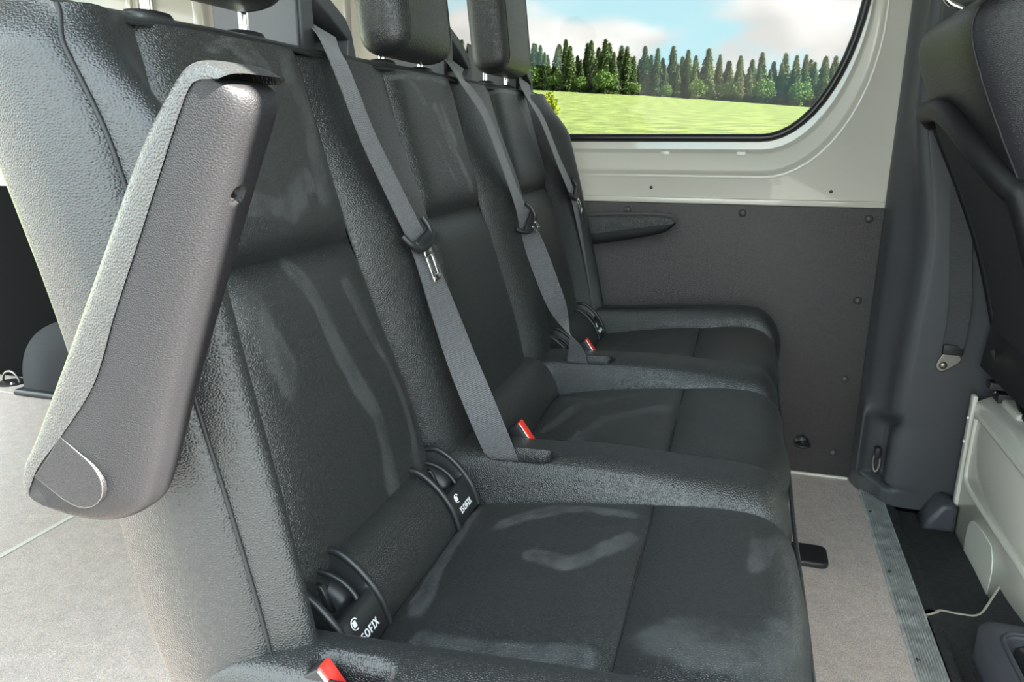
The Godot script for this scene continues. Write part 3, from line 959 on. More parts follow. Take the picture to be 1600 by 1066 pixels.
func build_belts(b: Node3D) -> void:
	var n0 := Vector3(0.965, 0.26, 0)
	var paths := [
		[[-0.612, 1.150, -1.030, -0.588, 1.133, -1.000, -0.553, 1.108, -0.962, -0.524, 1.060, -0.945, -0.500, 1.000, -0.944, -0.476, 0.925, -0.968, -0.455, 0.845, -1.003, -0.425, 0.765, -1.003, -0.391, 0.675, -1.000, -0.359, 0.592, -1.004, -0.338, 0.530, -1.014, -0.329, 0.500, -1.020],
			[0.6, 0.8, 0, 0.75, 0.66, 0, 0.85, 0.5, 0, 0.94, 0.33, 0, 0.96, 0.26, 0, 0.96, 0.26, 0.05, 0.95, 0.26, 0.15, 0.85, 0.25, 0.40, 0.65, 0.22, 0.68, 0.38, 0.22, 0.88, 0.15, 0.2, 0.96, 0.05, 0.2, 0.97]],
		[[-0.612, 1.150, -1.560, -0.588, 1.133, -1.495, -0.553, 1.105, -1.450, -0.515, 1.045, -1.470, -0.485, 0.955, -1.495, -0.462, 0.865, -1.533, -0.448, 0.815, -1.550, -0.420, 0.735, -1.560, -0.385, 0.650, -1.560, -0.352, 0.580, -1.558, -0.332, 0.535, -1.552, -0.326, 0.500, -1.550],
			[0.6, 0.8, 0, 0.75, 0.66, 0, 0.85, 0.5, 0, 0.94, 0.33, 0, 0.96, 0.26, 0, 0.96, 0.26, 0.1, 0.85, 0.25, 0.45, 0.50, 0.2, 0.84, 0.65, 0.15, 0.72, 0.97, 0.1, -0.15, 0.45, 0.1, -0.88, 0.1, 0.1, -0.98]],
		[[-0.612, 1.150, -2.060, -0.588, 1.133, -2.010, -0.553, 1.102, -1.905, -0.510, 1.040, -1.900, -0.478, 0.935, -1.955, -0.455, 0.850, -2.020, -0.440, 0.780, -2.050, -0.415, 0.660, -2.075, -0.395, 0.560, -2.085, -0.380, 0.498, -2.088],
			[0.6, 0.8, 0, 0.75, 0.66, 0, 0.85, 0.5, 0, 0.94, 0.33, 0, 0.96, 0.26, 0, 0.96, 0.26, 0.1, 0.9, 0.25, 0.2, 0.9, 0.25, 0.3, 0.85, 0.2, 0.4, 0.8, 0.2, 0.5]]]
	var tongue_at := [0.545, 0.545, 0.556]
	for k in 3:
		var pts := catmull(p3(paths[k][0]), 110)
		var nor := catmull(p3(paths[k][1]), 110)
		var belt := part(b, "seat_belt", ribbon(pts, nor, 0.047, 0.0014), M.webbing)
		# latch tongue on the webbing
		var i := int(tongue_at[k] * 110)
		var t: Vector3 = (pts[i + 2] - pts[i - 2]).normalized()
		var nn: Vector3 = nor[i].normalized()
		var w := t.cross(nn).normalized()
		nn = w.cross(t).normalized()
		var bs := Basis(w, t, nn)
		if k == 1:
			bs = bs * Basis(Vector3(0, 0, 1), 0.55)
		var o: Vector3 = pts[i] + nn * 0.006
		var grip := st_new()
		# curved grip: a bar with two upswept horns round the webbing
		var bar := []
		for q in catmull([Vector3(-0.034, -0.020, -0.004), Vector3(-0.031, -0.004, 0.002), Vector3(-0.020, 0.010, 0.005), Vector3(0.0, 0.014, 0.006), Vector3(0.020, 0.010, 0.005), Vector3(0.031, -0.004, 0.002), Vector3(0.034, -0.020, -0.004)], 24):
			bar.append(o + bs * q)
		tube(grip, bar, 0.0052, 10)
		rbox(grip, Transform3D(bs, o + bs * Vector3(0, 0.006, 0.003)), Vector3(0.024, 0.010, 0.0045), 0.0035, 3)
		part(belt, "tongue_grip", done(grip), M.guide_plastic)
		var plate := st_new()
		var zz := 0.0015 if k == 1 else 0.004
		var pb := bs * Basis(Vector3(0, 0, 1), -0.12)
		if k != 1:
			for q in [[[-0.011, 0.012], [0.011, 0.028]], [[-0.011, 0.028], [-0.0055, 0.060]], [[0.0055, 0.028], [0.011, 0.060]], [[-0.011, 0.058], [0.011, 0.068]]]:
				rbox(plate, Transform3D(pb, o + pb * Vector3((q[0][0] + q[1][0]) * 0.5, (q[0][1] + q[1][1]) * 0.5, zz)), Vector3((q[1][0] - q[0][0]) * 0.5, (q[1][1] - q[0][1]) * 0.5, 0.0016), 0.0012, 1)
		else:
			for q in [[[-0.009, 0.010], [-0.004, 0.026]], [[0.004, 0.010], [0.009, 0.026]], [[-0.009, 0.024], [0.009, 0.030]]]:
				rbox(plate, Transform3D(pb, o + pb * Vector3((q[0][0] + q[1][0]) * 0.5, (q[0][1] + q[1][1]) * 0.5, 0.010)), Vector3((q[1][0] - q[0][0]) * 0.5, (q[1][1] - q[0][1]) * 0.5, 0.0016), 0.0012, 1)
		part(belt, "tongue_plate", done(plate), M.steel)
		# outlet housing behind the back
		var z0: float = paths[k][0][2] + 0.07
		var hs := st_new()
		var poly := pv([0.0, 1.09, 0.0, 1.212, -0.02, 1.220, -0.075, 1.196, -0.125, 1.170, -0.142, 1.150, -0.150, 1.118, -0.150, 1.09])
		var fx := Vector3(0, 0, 1)
		# frame of four bars round the slot, back plate behind it
		prism(hs, pv([0.0, 1.09, 0.0, 1.212, -0.012, 1.218, -0.030, 1.212, -0.036, 1.09]), Vector3(0, 0, z0), fx, Vector3.UP, Vector3.RIGHT, -0.70, -0.600, 0.004)
		prism(hs, pv([-0.028, 1.190, -0.012, 1.218, -0.075, 1.197, -0.125, 1.172, -0.142, 1.152, -0.130, 1.140, -0.080, 1.168]), Vector3(0, 0, z0), fx, Vector3.UP, Vector3.RIGHT, -0.70, -0.601, 0.003)
		prism(hs, pv([-0.030, 1.09, -0.030, 1.152, -0.060, 1.140, -0.128, 1.118, -0.145, 1.09]), Vector3(0, 0, z0), fx, Vector3.UP, Vector3.RIGHT, -0.70, -0.603, 0.003)
		prism(hs, pv([-0.124, 1.09, -0.128, 1.140, -0.142, 1.152, -0.152, 1.118, -0.152, 1.09]), Vector3(0, 0, z0), fx, Vector3.UP, Vector3.RIGHT, -0.70, -0.601, 0.003)
		var ho := part(b, "belt_housing", done(hs), M.housing_plastic)
		part(ho, "slot_back", prism_mesh(poly, Vector3(0, 0, z0), fx, Vector3.UP, Vector3.RIGHT, -0.72, -0.68, 0.0), M.housing_plastic)
		var cheek := prism_mesh(pv([-0.74, 1.09, -0.604, 1.09, -0.604, 1.205, -0.66, 1.230, -0.74, 1.235]), Vector3(0, 0, z0), Vector3.RIGHT, Vector3.UP, Vector3.BACK, 0.0, 0.006, 0.002)
		part(ho, "housing_cheek", cheek, M.housing_plastic)
	# buckles standing in the slots
	for q in [[-0.318, 0.526, C1 - PITCH * 0.5 - 0.030], [-0.318, 0.526, C1 - PITCH * 1.5 - 0.030], [-0.338, 0.500, C1 + 0.196 + 0.082]]:
		var bt := Basis(Vector3.BACK, 0.62)
		var o := Vector3(q[0], q[1] - 0.004, q[2])
		var bk := part(b, "buckle", rbox_mesh(o, Vector3(0.012, 0.026, 0.0095), 0.003, bt), M.black_plastic)
		part(bk, "release_button", rbox_mesh(o + bt * Vector3(0.0125, 0.002, 0.0), Vector3(0.0030, 0.024, 0.0085), 0.002, bt), M.red_plastic, "red release button")
		part(bk, "button_edge", rbox_mesh(o + bt * Vector3(0.0125, 0.0, 0.0088), Vector3(0.0020, 0.024, 0.0008), 0.0005, bt, 1), M.steel)

func build_armrest(b: Node3D) -> void:
	# near armrest, folded up: pad and shell meet along one line
	var seam := pv([-0.322, 1.0345, -0.337, 1.034, -0.346, 1.028, -0.360, 1.005, -0.376, 0.976, -0.404, 0.925, -0.433, 0.873, -0.462, 0.818, -0.502, 0.772, -0.535, 0.738, -0.554, 0.708])
	var outer := pv([-0.312, 1.0385, -0.330, 1.0465, -0.352, 1.044, -0.377, 1.019, -0.402, 0.987, -0.441, 0.924, -0.478, 0.864, -0.513, 0.809, -0.545, 0.757, -0.563, 0.729, -0.563, 0.708])
	var seam2 := pv([-0.330, 1.035, -0.340, 1.033, -0.347, 1.027, -0.360, 1.005, -0.376, 0.976, -0.404, 0.925, -0.433, 0.873, -0.462, 0.818, -0.502, 0.772, -0.535, 0.738, -0.552, 0.712, -0.540, 0.703])
	var under := pv([-0.327, 1.035, -0.314, 1.028, -0.313, 1.014, -0.326, 0.985, -0.338, 0.958, -0.361, 0.906, -0.386, 0.850, -0.411, 0.792, -0.434, 0.735, -0.454, 0.702, -0.492, 0.688, -0.535, 0.700])
	var capp := pv([-0.506, 0.768, -0.490, 0.757, -0.483, 0.752, -0.478, 0.7475, -0.4745, 0.7425, -0.472, 0.737, -0.471, 0.731, -0.472, 0.725, -0.4745, 0.7195, -0.479, 0.7145, -0.485, 0.7105, -0.492, 0.7085, -0.499, 0.708, -0.506, 0.7095, -0.515, 0.713, -0.541, 0.729, -0.524, 0.747])
	var a := part(b, "armrest", dome(seam2, under, -0.478, -0.416, 3.6, 0.5, Vector3(-0.3375, 0.960, -0.443)), M.shell_plastic, "folded-up armrest with padded leather top and plastic shell")
	part(a, "pad", dome(seam, outer, -0.480, -0.415, 6.0, 0.45), M.leather)
	part(a, "pivot_cap", prism_mesh(capp, Vector3.ZERO, Vector3.RIGHT, Vector3.UP, Vector3.BACK, -0.43, -0.4152, 0.0010), M.shell_plastic)
	var rim := []
	for q in capp:
		rim.append(Vector3(q.x, q.y, -0.4158))
	part(a, "cap_groove", tube_mesh(rim, 0.0006, 5, true), M.rivet)
	part(a, "pivot_axle", lathe_mesh(pv([0.0, -0.03, 0.022, -0.03, 0.022, 0.03, 0.0, 0.03]), Transform3D(Basis(Vector3.RIGHT, PI / 2), Vector3(-0.505, 0.738, -0.50))), M.black_plastic)
	# far armrest, folded down
	var s3 := pv([-0.50, 0.724, -0.42, 0.724, -0.33, 0.738, -0.25, 0.751, -0.21, 0.757, -0.187, 0.760])
	var low := pv([-0.50, 0.690, -0.43, 0.688, -0.36, 0.699, -0.27, 0.717, -0.212, 0.733, -0.186, 0.754])
	var high := pv([-0.50, 0.774, -0.43, 0.778, -0.34, 0.783, -0.25, 0.785, -0.20, 0.781, -0.180, 0.766])
	var a2 := part(b, "armrest", dome(s3, low, -2.205, -2.140, 5.0, 0.42), M.shell_plastic, "folded-down armrest against the far wall")
	part(a2, "pad", dome(s3, high, -2.207, -2.138, 6.0, 0.45), M.leather)
	part(a2, "pivot_axle", lathe_mesh(pv([0.0, -0.03, 0.022, -0.03, 0.022, 0.03, 0.0, 0.03]), Transform3D(Basis(Vector3.RIGHT, PI / 2), Vector3(-0.485, 0.738, -2.135))), M.black_plastic)

# padded body between the lines a and b, domed across z0..z1
func dome(a: PackedVector2Array, b: PackedVector2Array, z0: float, z1: float, power: float, ex: float, dent := Vector3.ZERO) -> ArrayMesh:
	var n := 90 if dent == Vector3.ZERO else 320
	var la := catmull(a, n)
	var lb := catmull(b, n)
	return grid_mesh(28 if dent == Vector3.ZERO else 72, n, func(u: float, v: float) -> Vector3:
		var sn := sin((u - 0.5) * PI)
		var ext := pow(maxf(1.0 - pow(absf(sn), power), 0.0), ex)
		var i := roundi(v * n)
		var q: Vector2 = la[i].lerp(lb[i], ext)
		var p := Vector3(q.x, q.y, lerpf(z0, z1, sn * 0.5 + 0.5))
		# recessed screw well
		if dent != Vector3.ZERO and p.distance_to(dent) < 0.03:
			p -= Vector3(0.92, -0.39, 0.0) * 0.014 * smoothstep(0.0068, 0.0052, p.distance_to(dent))
		return p)

# ------------------------------------------------------------------ cab: pillar, front seat, seat box, mats
func cat_at(l: Array, t: float) -> Vector2:
	var n := l.size() - 1
	var f := clampf(t, 0.0, 1.0) * n
	var i := mini(int(f), n - 1)
	var w := f - i
	var p: Vector2 = l[maxi(i - 1, 0)]
	var q: Vector2 = l[i]
	var r: Vector2 = l[i + 1]
	var e: Vector2 = l[mini(i + 2, n)]
	return q.cubic_interpolate(r, p, e, w)

func pillar_point(s: float, y: float) -> Vector3:
	var xe: float
	if y > 0.7:
		xe = lerpf(0.450, 0.392, smoothstep(0.7, 1.12, y))
	else:
		xe = lerpf(0.440, 0.450, smoothstep(0.3, 0.7, y))
	var plain := [Vector2(0.3665, -2.2495), Vector2(0.3665, -2.235), Vector2(0.372, -2.215), Vector2(0.384, -2.185), Vector2(lerpf(0.384, xe, 0.55), -2.150), Vector2(xe - 0.008, -2.118), Vector2(xe + 0.012, -2.104), Vector2(xe + 0.04, -2.100), Vector2(0.60, -2.100), Vector2(0.80, -2.12), Vector2(0.86, -2.25)]
	var dent := [Vector2(0.3665, -2.2495), Vector2(0.3665, -2.225), Vector2(0.368, -2.190), Vector2(0.372, -2.172), Vector2(0.395, -2.185), Vector2(0.430, -2.188), Vector2(0.446, -2.180), Vector2(0.449, -2.106), Vector2(0.60, -2.100), Vector2(0.80, -2.12), Vector2(0.86, -2.25)]
	var a: Vector2 = cat_at(plain, s)
	var d: Vector2 = cat_at(dent, s)
	var w := smoothstep(0.045, 0.065, y) * (1.0 - smoothstep(0.215, 0.285, y + 0.9 * (a.x - 0.42) * 0.5))
	var q := a.lerp(d, w)
	return Vector3(q.x, y, q.y)

func build_cab() -> void:
	struct("trim_3", grid_mesh(90, 150, func(u, v): return pillar_point(u, lerpf(0.0, 1.86, pow(v, 1.5)))), M.pillar_plastic, "dark grey plastic pillar cover beside the trim board")
	var hook := thing("tie_down_hook", Vector3(0.418, 0.06, -2.17), "small dark spring hook in the pillar cover recess", "hook")
	var ring := []
	for k in 20:
		var an := TAU * k / 20.0
		ring.append(Vector3(0.420 + 0.008 * cos(an), 0.098 + 0.028 * sin(an), -2.168 + 0.004 * cos(an)))
	part(hook, "ring", tube_mesh(ring, 0.0042, 8, true), M.bolt_steel)
	part(hook, "shank", rbox_mesh(Vector3(0.420, 0.128, -2.172), Vector3(0.008, 0.016, 0.012), 0.004), M.black_plastic)
	# tie-down ring on the trim board
	var td := thing("lashing_ring", Vector3(0.225, 0.08, -2.245), "black lashing ring low on the trim board behind the seat edge", "ring")
	ring = []
	for k in 20:
		var an := TAU * k / 20.0
		ring.append(Vector3(0.225 + 0.018 * cos(an), 0.105, -2.222 + 0.018 * sin(an)))
	part(td, "ring", tube_mesh(ring, 0.0045, 8, true), M.black_plastic)
	part(td, "cup", lathe_mesh(pv([0.0, 0.008, 0.018, 0.008, 0.022, 0.0, 0.022, -0.004]), Transform3D(Basis(Vector3.RIGHT, PI / 2), Vector3(0.222, 0.104, -2.249))), M.black_plastic)
	# belt of the front seat, hanging on the pillar
	var fb := thing("front_seat_belt", Vector3(0.53, 0.43, -2.095), "black front seat belt hanging down the pillar cover to its bolted anchor", "seat belt")
	var pts := catmull(p3([0.470, 1.30, -2.085, 0.490, 1.05, -2.082, 0.506, 0.86, -2.080, 0.527, 0.70, -2.078, 0.540, 0.60, -2.076, 0.543, 0.53, -2.078, 0.543, 0.475, -2.084]), 60)
	var nor := []
	for q in pts:
		nor.append(Vector3(-0.35, 0.05, 0.93))
	var web := part(fb, "webbing", ribbon(pts, nor, 0.047, 0.0014), M.webbing_black)
	part(web, "stitched_end", rbox_mesh(Vector3(0.543, 0.468, -2.083), Vector3(0.024, 0.014, 0.005), 0.004), M.black_plastic)
	var plate := PackedVector2Array()
	for q in catmull(pv([0.512, 0.418, 0.524, 0.406, 0.540, 0.414, 0.562, 0.432, 0.566, 0.446, 0.552, 0.458, 0.528, 0.456, 0.516, 0.438]), 32, true).slice(0, 32):
		plate.append(q)
	part(fb, "anchor_plate", prism_mesh(plate, Vector3.ZERO, Vector3.RIGHT, Vector3.UP, Vector3.BACK, -2.094, -2.088, 0.0015), M.bolt_steel)
	part(fb, "anchor_bolt", lathe_mesh(pv([0.0, 0.008, 0.007, 0.008, 0.0095, 0.005, 0.0095, -0.002]), Transform3D(Basis(Vector3.RIGHT, PI / 2), Vector3(0.527, 0.424, -2.088)), 12), M.bolt_steel)
	build_front_seat()
	build_seat_box()
	# aluminium edge strip with ridges
	var st := st_new()
	var prof := [Vector2(0.384, -0.02), Vector2(0.384, 0.003)]
	for k in 11:
		var x: float = 0.386 + 0.0052 * k
		prof.append_array([Vector2(x, 0.0030), Vector2(x + 0.0012, 0.0062), Vector2(x + 0.0034, 0.0062), Vector2(x + 0.0042, 0.0030)])
	prof.append_array([Vector2(0.4445, 0.003), Vector2(0.4445, -0.02)])
	st.set_smooth_group(-1)
	for i in prof.size() - 1:
		quad(st, Vector3(prof[i].x, prof[i].y, -2.175), Vector3(prof[i + 1].x, prof[i + 1].y, -2.175), Vector3(prof[i + 1].x, prof[i + 1].y, -0.40), Vector3(prof[i].x, prof[i].y, -0.40))
	var al := lone("edge_strip", done(st), M.aluminium, "ribbed aluminium edge strip between grey floor and black mats", "trim strip")
	for z in [-2.04, -1.735, -1.416, -1.1]:
		part(al, "screw", lathe_mesh(pv([0.0, 0.0055, 0.0014, 0.0055, 0.0016, 0.0068, 0.0036, 0.0068, 0.0044, 0.0060, 0.0044, 0.003]), Transform3D(Basis(), Vector3(0.397, 0.0, z)), 12), M.black_plastic)
	# cab floor below the mats
	struct("floor_cab", box_mesh(Vector3(0.384, -0.09, -2.30), Vector3(2.3, -0.03, -0.36)), M.mat_rubber)
	# rear mat: a raised lip along the strip, then flat, rising to a hump by the pillar
	var mat_h := func(x: float, z: float) -> float:
		return lerpf(0.001, -0.012, smoothstep(0.462, 0.478, x)) + 0.002 * sin(23.0 * z)
	var m1 := thing("cab_mat", Vector3(0.53, -0.03, -1.87), "black rubber cab mat reaching from the pillar cover to the pale cut edge", "floor mat")
	part(m1, "sheet", grid_mesh(30, 20, func(u, v): return Vector3(lerpf(0.4455, 0.66, u), mat_h.call(lerpf(0.4455, 0.66, u), lerpf(-2.10, -1.60, v)), lerpf(-2.10, -1.60 - 0.01 * sin(14.0 * u), v))), M.mat_rubber)
	part(m1, "corner_hump", prism_mesh(pv([0.520, -0.014, 0.600, -0.014, 0.600, 0.058, 0.585, 0.066, 0.560, 0.062]), Vector3.ZERO, Vector3.RIGHT, Vector3.UP, Vector3.BACK, -2.10, -2.012, 0.012), M.hump_plastic)
	# front mat lies over it, with a thick pale cut edge
	var edge := catmull(p3([0.4455, 0.004, -1.575, 0.462, 0.006, -1.585, 0.478, 0.002, -1.605, 0.515, 0.000, -1.606, 0.555, 0.004, -1.612, 0.590, 0.030, -1.655, 0.618, 0.052, -1.690, 0.645, 0.056, -1.700, 0.70, 0.056, -1.705]), 40)
	var m2 := thing("front_cab_mat", Vector3(0.55, -0.03, -1.2), "black moulded front mat with pale cut edge in the lower right corner", "floor mat")
	var m2f := func(u: float, v: float) -> Vector3:
		var e: Vector3 = edge[roundi(u * 40)]
		var drop := smoothstep(0.0, 0.25, v)
		var h := e.y + 0.003
		if e.x > 0.56:
			h = lerpf(e.y, 0.075, smoothstep(0.0, 0.3, v)) + 0.003
		else:
			h = lerpf(h, mat_h.call(e.x, 0.0) + 0.006, drop)
		return Vector3(e.x, h, lerpf(e.z, -0.6, v))
	part(m2, "sheet", grid_mesh(40, 24, m2f), M.mat_rubber)
	var ep := []
	for q in edge:
		ep.append(q + Vector3(0, 0.0005, -0.001))
	part(m2, "cut_edge", tube_mesh(ep, 0.0042, 8), M.mat_edge)
	# grab recess with its lever in the front hump
	var hump_st := st_new()
	var loops := [[rr(0.505, 0.765, -1.49, -1.25, 0.03, 0.03, 0.03, 6), -0.03], [rr(0.505, 0.765, -1.49, -1.25, 0.03, 0.03, 0.03, 6), 0.062], [rr(0.509, 0.761, -1.486, -1.254, 0.03, 0.03, 0.03, 6), 0.073], [rr(0.518, 0.752, -1.477, -1.263, 0.03, 0.03, 0.03, 6), 0.078], [rr(0.535, 0.74, -1.445, -1.275, 0.035, 0.035, 0.035, 6), 0.078], [rr(0.539, 0.736, -1.441, -1.279, 0.033, 0.033, 0.033, 6), 0.070], [rr(0.545, 0.730, -1.435, -1.285, 0.03, 0.03, 0.03, 6), 0.0], [rr(0.636, 0.638, -1.361, -1.359, 0.0, 0.0, 0.0, 6), 0.0]]
	for k in loops.size() - 1:
		var la: PackedVector2Array = loops[k][0]
		var lb: PackedVector2Array = loops[k + 1][0]
		for q in la.size():
			var r := (q + 1) % la.size()
			quad(hump_st, Vector3(la[q].x, loops[k][1], la[q].y), Vector3(lb[q].x, loops[k + 1][1], lb[q].y), Vector3(lb[r].x, loops[k + 1][1], lb[r].y), Vector3(la[r].x, loops[k][1], la[r].y))
	part(m2, "hump", done(hump_st), M.hump_plastic)
	var lip := []
	for q in rr(0.533, 0.75, -1.447, -1.27, 0.036, 0.036, 0.036, 6):
		lip.append(Vector3(q.x, 0.0785, q.y))
	part(m2, "recess_rim", tube_mesh(lip, 0.0042, 8, true), M.hump_plastic)
	part(m2, "lever", rbox_mesh(Vector3(0.580, 0.060, -1.400), Vector3(0.007, 0.005, 0.030), 0.004, Basis(Vector3.UP, 0.35)), M.bolt_steel)

func build_seat_box() -> void:
	var s := thing("seat_box", Vector3(0.85, -0.03, -1.80), "pale grey pressed steel seat box under the front seat", "seat base")
	var body := pv([0.602, -0.03, 0.602, 0.345, 0.640, 0.365, 1.08, 0.365, 1.08, -0.03])
	part(s, "body", prism_mesh(body, Vector3.ZERO, Vector3.RIGHT, Vector3.UP, Vector3.BACK, -2.05, -1.45, 0.006), M.box_paint)
	part(s, "corner_flange", rbox_mesh(Vector3(0.600, 0.175, -2.048), Vector3(0.006, 0.188, 0.012), 0.004), M.box_paint)
	for y in [0.30, 0.235]:
		part(s, "rivet", lathe_mesh(pv([0.0, 0.004, 0.003, 0.003, 0.0042, 0.0]), Transform3D(Basis(Vector3.BACK, PI / 2), Vector3(0.594, y, -2.048)), 10), M.white_print)
	# pressed ribs on the rear face (x = 0.60)
	part(s, "pressed_rib", tube_mesh(catmull(p3([0.604, 0.314, -2.010, 0.604, 0.232, -2.013, 0.604, 0.165, -2.013, 0.604, 0.142, -1.99, 0.604, 0.136, -1.93, 0.604, 0.137, -1.80, 0.604, 0.142, -1.62, 0.604, 0.142, -1.48]), 40), 0.009, 8), M.box_paint)
	part(s, "pressed_rib", tube_mesh(catmull(p3([0.604, 0.322, -2.02, 0.604, 0.322, -1.80, 0.604, 0.322, -1.47]), 10), 0.008, 8), M.box_paint)
	part(s, "access_plate", prism_mesh(pv([-1.930, -0.025, -1.931, 0.048, -1.922, 0.070, -1.900, 0.085, -1.827, 0.097, -1.76, 0.097, -1.738, 0.075, -1.727, 0.045, -1.733, -0.025]), Vector3.ZERO, Vector3.BACK, Vector3.UP, Vector3.RIGHT, 0.6000, 0.606, 0.0018), M.box_paint)
	part(s, "top_step", rbox_mesh(Vector3(0.70, 0.368, -1.94), Vector3(0.06, 0.012, 0.07), 0.008), M.box_paint)
	# slide rails and lever on top
	var r := thing("seat_rail", Vector3(0.85, 0.365, -1.99), "black slide rail on top of the pale seat box", "rail")
	part(r, "lower_rail", rbox_mesh(Vector3(0.87, 0.380, -2.0), Vector3(0.24, 0.012, 0.022), 0.003), M.black_plastic)
	part(r, "upper_rail", rbox_mesh(Vector3(0.86, 0.408, -2.0), Vector3(0.25, 0.010, 0.016), 0.003), M.black_plastic)
	part(r, "bolt", lathe_mesh(pv([0.0, 0.004, 0.005, 0.003, 0.006, 0.0]), Transform3D(Basis(Vector3.BACK, PI / 2), Vector3(0.628, 0.39, -2.0)), 10), M.bolt_steel)
	part(r, "wire", tube_mesh(catmull(p3([0.60, 0.50, -1.98, 0.625, 0.45, -1.95, 0.65, 0.41, -1.90, 0.70, 0.385, -1.86, 0.76, 0.38, -1.83]), 24), 0.006, 8), M.black_fabric)
	part(r, "lever", tube_mesh(catmull(p3([0.67, 0.395, -1.99, 0.66, 0.385, -1.93, 0.655, 0.372, -1.86, 0.665, 0.36, -1.82]), 16), 0.006, 8), M.black_plastic)

func build_front_seat() -> void:
	var s := thing("captain_chair", Vector3(0.80, 0.365, -1.83), "black leather front seat with padded shell rim and chrome headrest posts", "seat")
	# back of the seat: rear face line from (0.65, 0.44) to (0.345, 1.20)
	var spine := catmull([Vector2(0.655, 0.42), Vector2(0.615, 0.55), Vector2(0.560, 0.72), Vector2(0.490, 0.88), Vector2(0.425, 1.01), Vector2(0.375, 1.12), Vector2(0.355, 1.19), Vector2(0.372, 1.235), Vector2(0.43, 1.262), Vector2(0.50, 1.262)], 60)
	var z0 := -2.075
	var z1 := -1.625
	var rear := func(u: float, v: float) -> Vector3:
		var q: Vector2 = spine[roundi(v * 60)]
		var e := absf(2.0 * u - 1.0)
		var narrow := 0.045 * smoothstep(0.72, 1.0, v)
		var back := 0.014 * pow(e, 6.0)
		return Vector3(q.x + back, q.y - 0.03 * pow(e, 4.0) * smoothstep(0.8, 1.0, v), lerpf(z0 + narrow, z1 - narrow, u))
	part(s, "back_cover", grid_mesh(30, 60, rear), M.leather_front_seat)
	# near side cushion
	var side := func(u: float, v: float) -> Vector3:
		var q: Vector2 = spine[roundi(v * 60)]
		var narrow := 0.045 * smoothstep(0.72, 1.0, v)
		var depth := lerpf(0.22, 0.075, smoothstep(0.72, 1.0, v))
		return Vector3(q.x + 0.014 + depth * u, q.y - 0.03 * smoothstep(0.8, 1.0, v) + 0.075 * u * (1.0 - smoothstep(0.8, 1.0, v)), z1 - narrow + 0.055 * pow(sin(PI * clampf(u * 0.85, 0.0, 1.0)), 0.8))
	part(s, "side_bolster", grid_mesh(24, 60, side), M.leather_front_seat)
	var far := func(u: float, v: float) -> Vector3:
		var p: Vector3 = side.call(u, v)
		var d: float = z1 - p.z
		return Vector3(p.x, p.y, z0 + (d if d > 0.0 else 0.1 * d))
	part(s, "side_bolster", grid_mesh(24, 60, far), M.leather_front_seat)
	var front := func(u: float, v: float) -> Vector3:
		var p: Vector3 = side.call(1.0, v)
		return Vector3(p.x - 0.03 * hump(u, 2.0), p.y, lerpf(z0, p.z, u))
	part(s, "front_cushion", grid_mesh(16, 60, front), M.leather_front_seat)
	part(s, "top_cover", grid_mesh(20, 8, func(u: float, v: float) -> Vector3:
		var a: Vector3 = rear.call(u, 1.0)
		var f: Vector3 = front.call(u, 1.0)
		return a.lerp(f, v) + Vector3(0, 0.010 * sin(PI * v), 0)), M.leather_front_seat)
	var seam := []
	for k in 50:
		seam.append(side.call(0.0, 0.30 + 0.70 * k / 49.0) + Vector3(-0.001, 0.001, 0.001))
	part(s, "seam", tube_mesh(seam, 0.0024, 6), M.piping_black)
	# shell over the lower back with a padded rim
	var shell := func(u: float, v: float) -> Vector3:
		var q: Vector2 = spine[roundi(lerpf(0.0, 38.0, v))]
		var e := absf(2.0 * u - 1.0)
		return Vector3(q.x - 0.012 + 0.028 * pow(e, 5.0), q.y, lerpf(z0 - 0.004, z1 + 0.004, u))
	var top := []
	for k in 41:
		var u := k / 40.0
		# high at the far side, dropping along the near side
		var y := 1.058 - 0.02 * pow(maxf(0.12 - u, 0.0) / 0.12, 2.0) - 0.165 * pow(maxf(u - 0.38, 0.0) / 0.62, 2.0)
		top.append(Vector2(u, y))
	var xs := func(y: float) -> float:
		for i in 60:
			if spine[i].y <= y and spine[i + 1].y >= y:
				return lerpf(spine[i].x, spine[i + 1].x, (y - spine[i].y) / maxf(spine[i + 1].y - spine[i].y, 1e-5))
		return spine[0].x
	var panel := func(u: float, v: float) -> Vector3:
		var k := u * 40.0
		var i := mini(int(k), 39)
		var yt: float = lerpf(top[i].y, top[i + 1].y, k - i)
		var y := lerpf(0.43, yt, v)
		var e := absf(2.0 * u - 1.0)
		return Vector3(xs.call(y) - 0.010 + 0.022 * pow(e, 6.0), y, lerpf(z0 + 0.004, z1 + 0.004, u))
	part(s, "rear_panel", grid_mesh(40, 30, panel), M.black_fabric)
	var rim := []
	for k in 41:
		var p: Vector3 = panel.call(k / 40.0, 1.0)
		rim.append(p + Vector3(-0.004, -0.004, 0))
	for k in 6:
		var p: Vector3 = rim[40]
		rim.append(Vector3(p.x + 0.022 * (k + 1), p.y - 0.058 * (k + 1), z1 + 0.012))
	var edge := []
	for k in 12:
		var y := lerpf(0.46, 1.03, k / 11.0)
		edge.append(Vector3(xs.call(y) + 0.006, y, z0 + 0.004))
	part(s, "shell_edge", tube_mesh(edge, 0.010, 10), M.shell_plastic)
	part(s, "shell_rim", tube_mesh(catmull(rim, 120), 0.024, 14), M.shell_plastic, "grey padded rim of the seat shell")
	# headrest posts, bent wire; headrest above the frame
	for z in [-1.955, -1.80]:
		part(s, "post", tube_mesh(catmull(p3([0.440, 1.24, z, 0.425, 1.262, z, 0.395, 1.280, z - 0.004, 0.385, 1.300, z - 0.006, 0.392, 1.36, z - 0.006, 0.40, 1.42, z]), 30), 0.0075, 12), M.chrome)
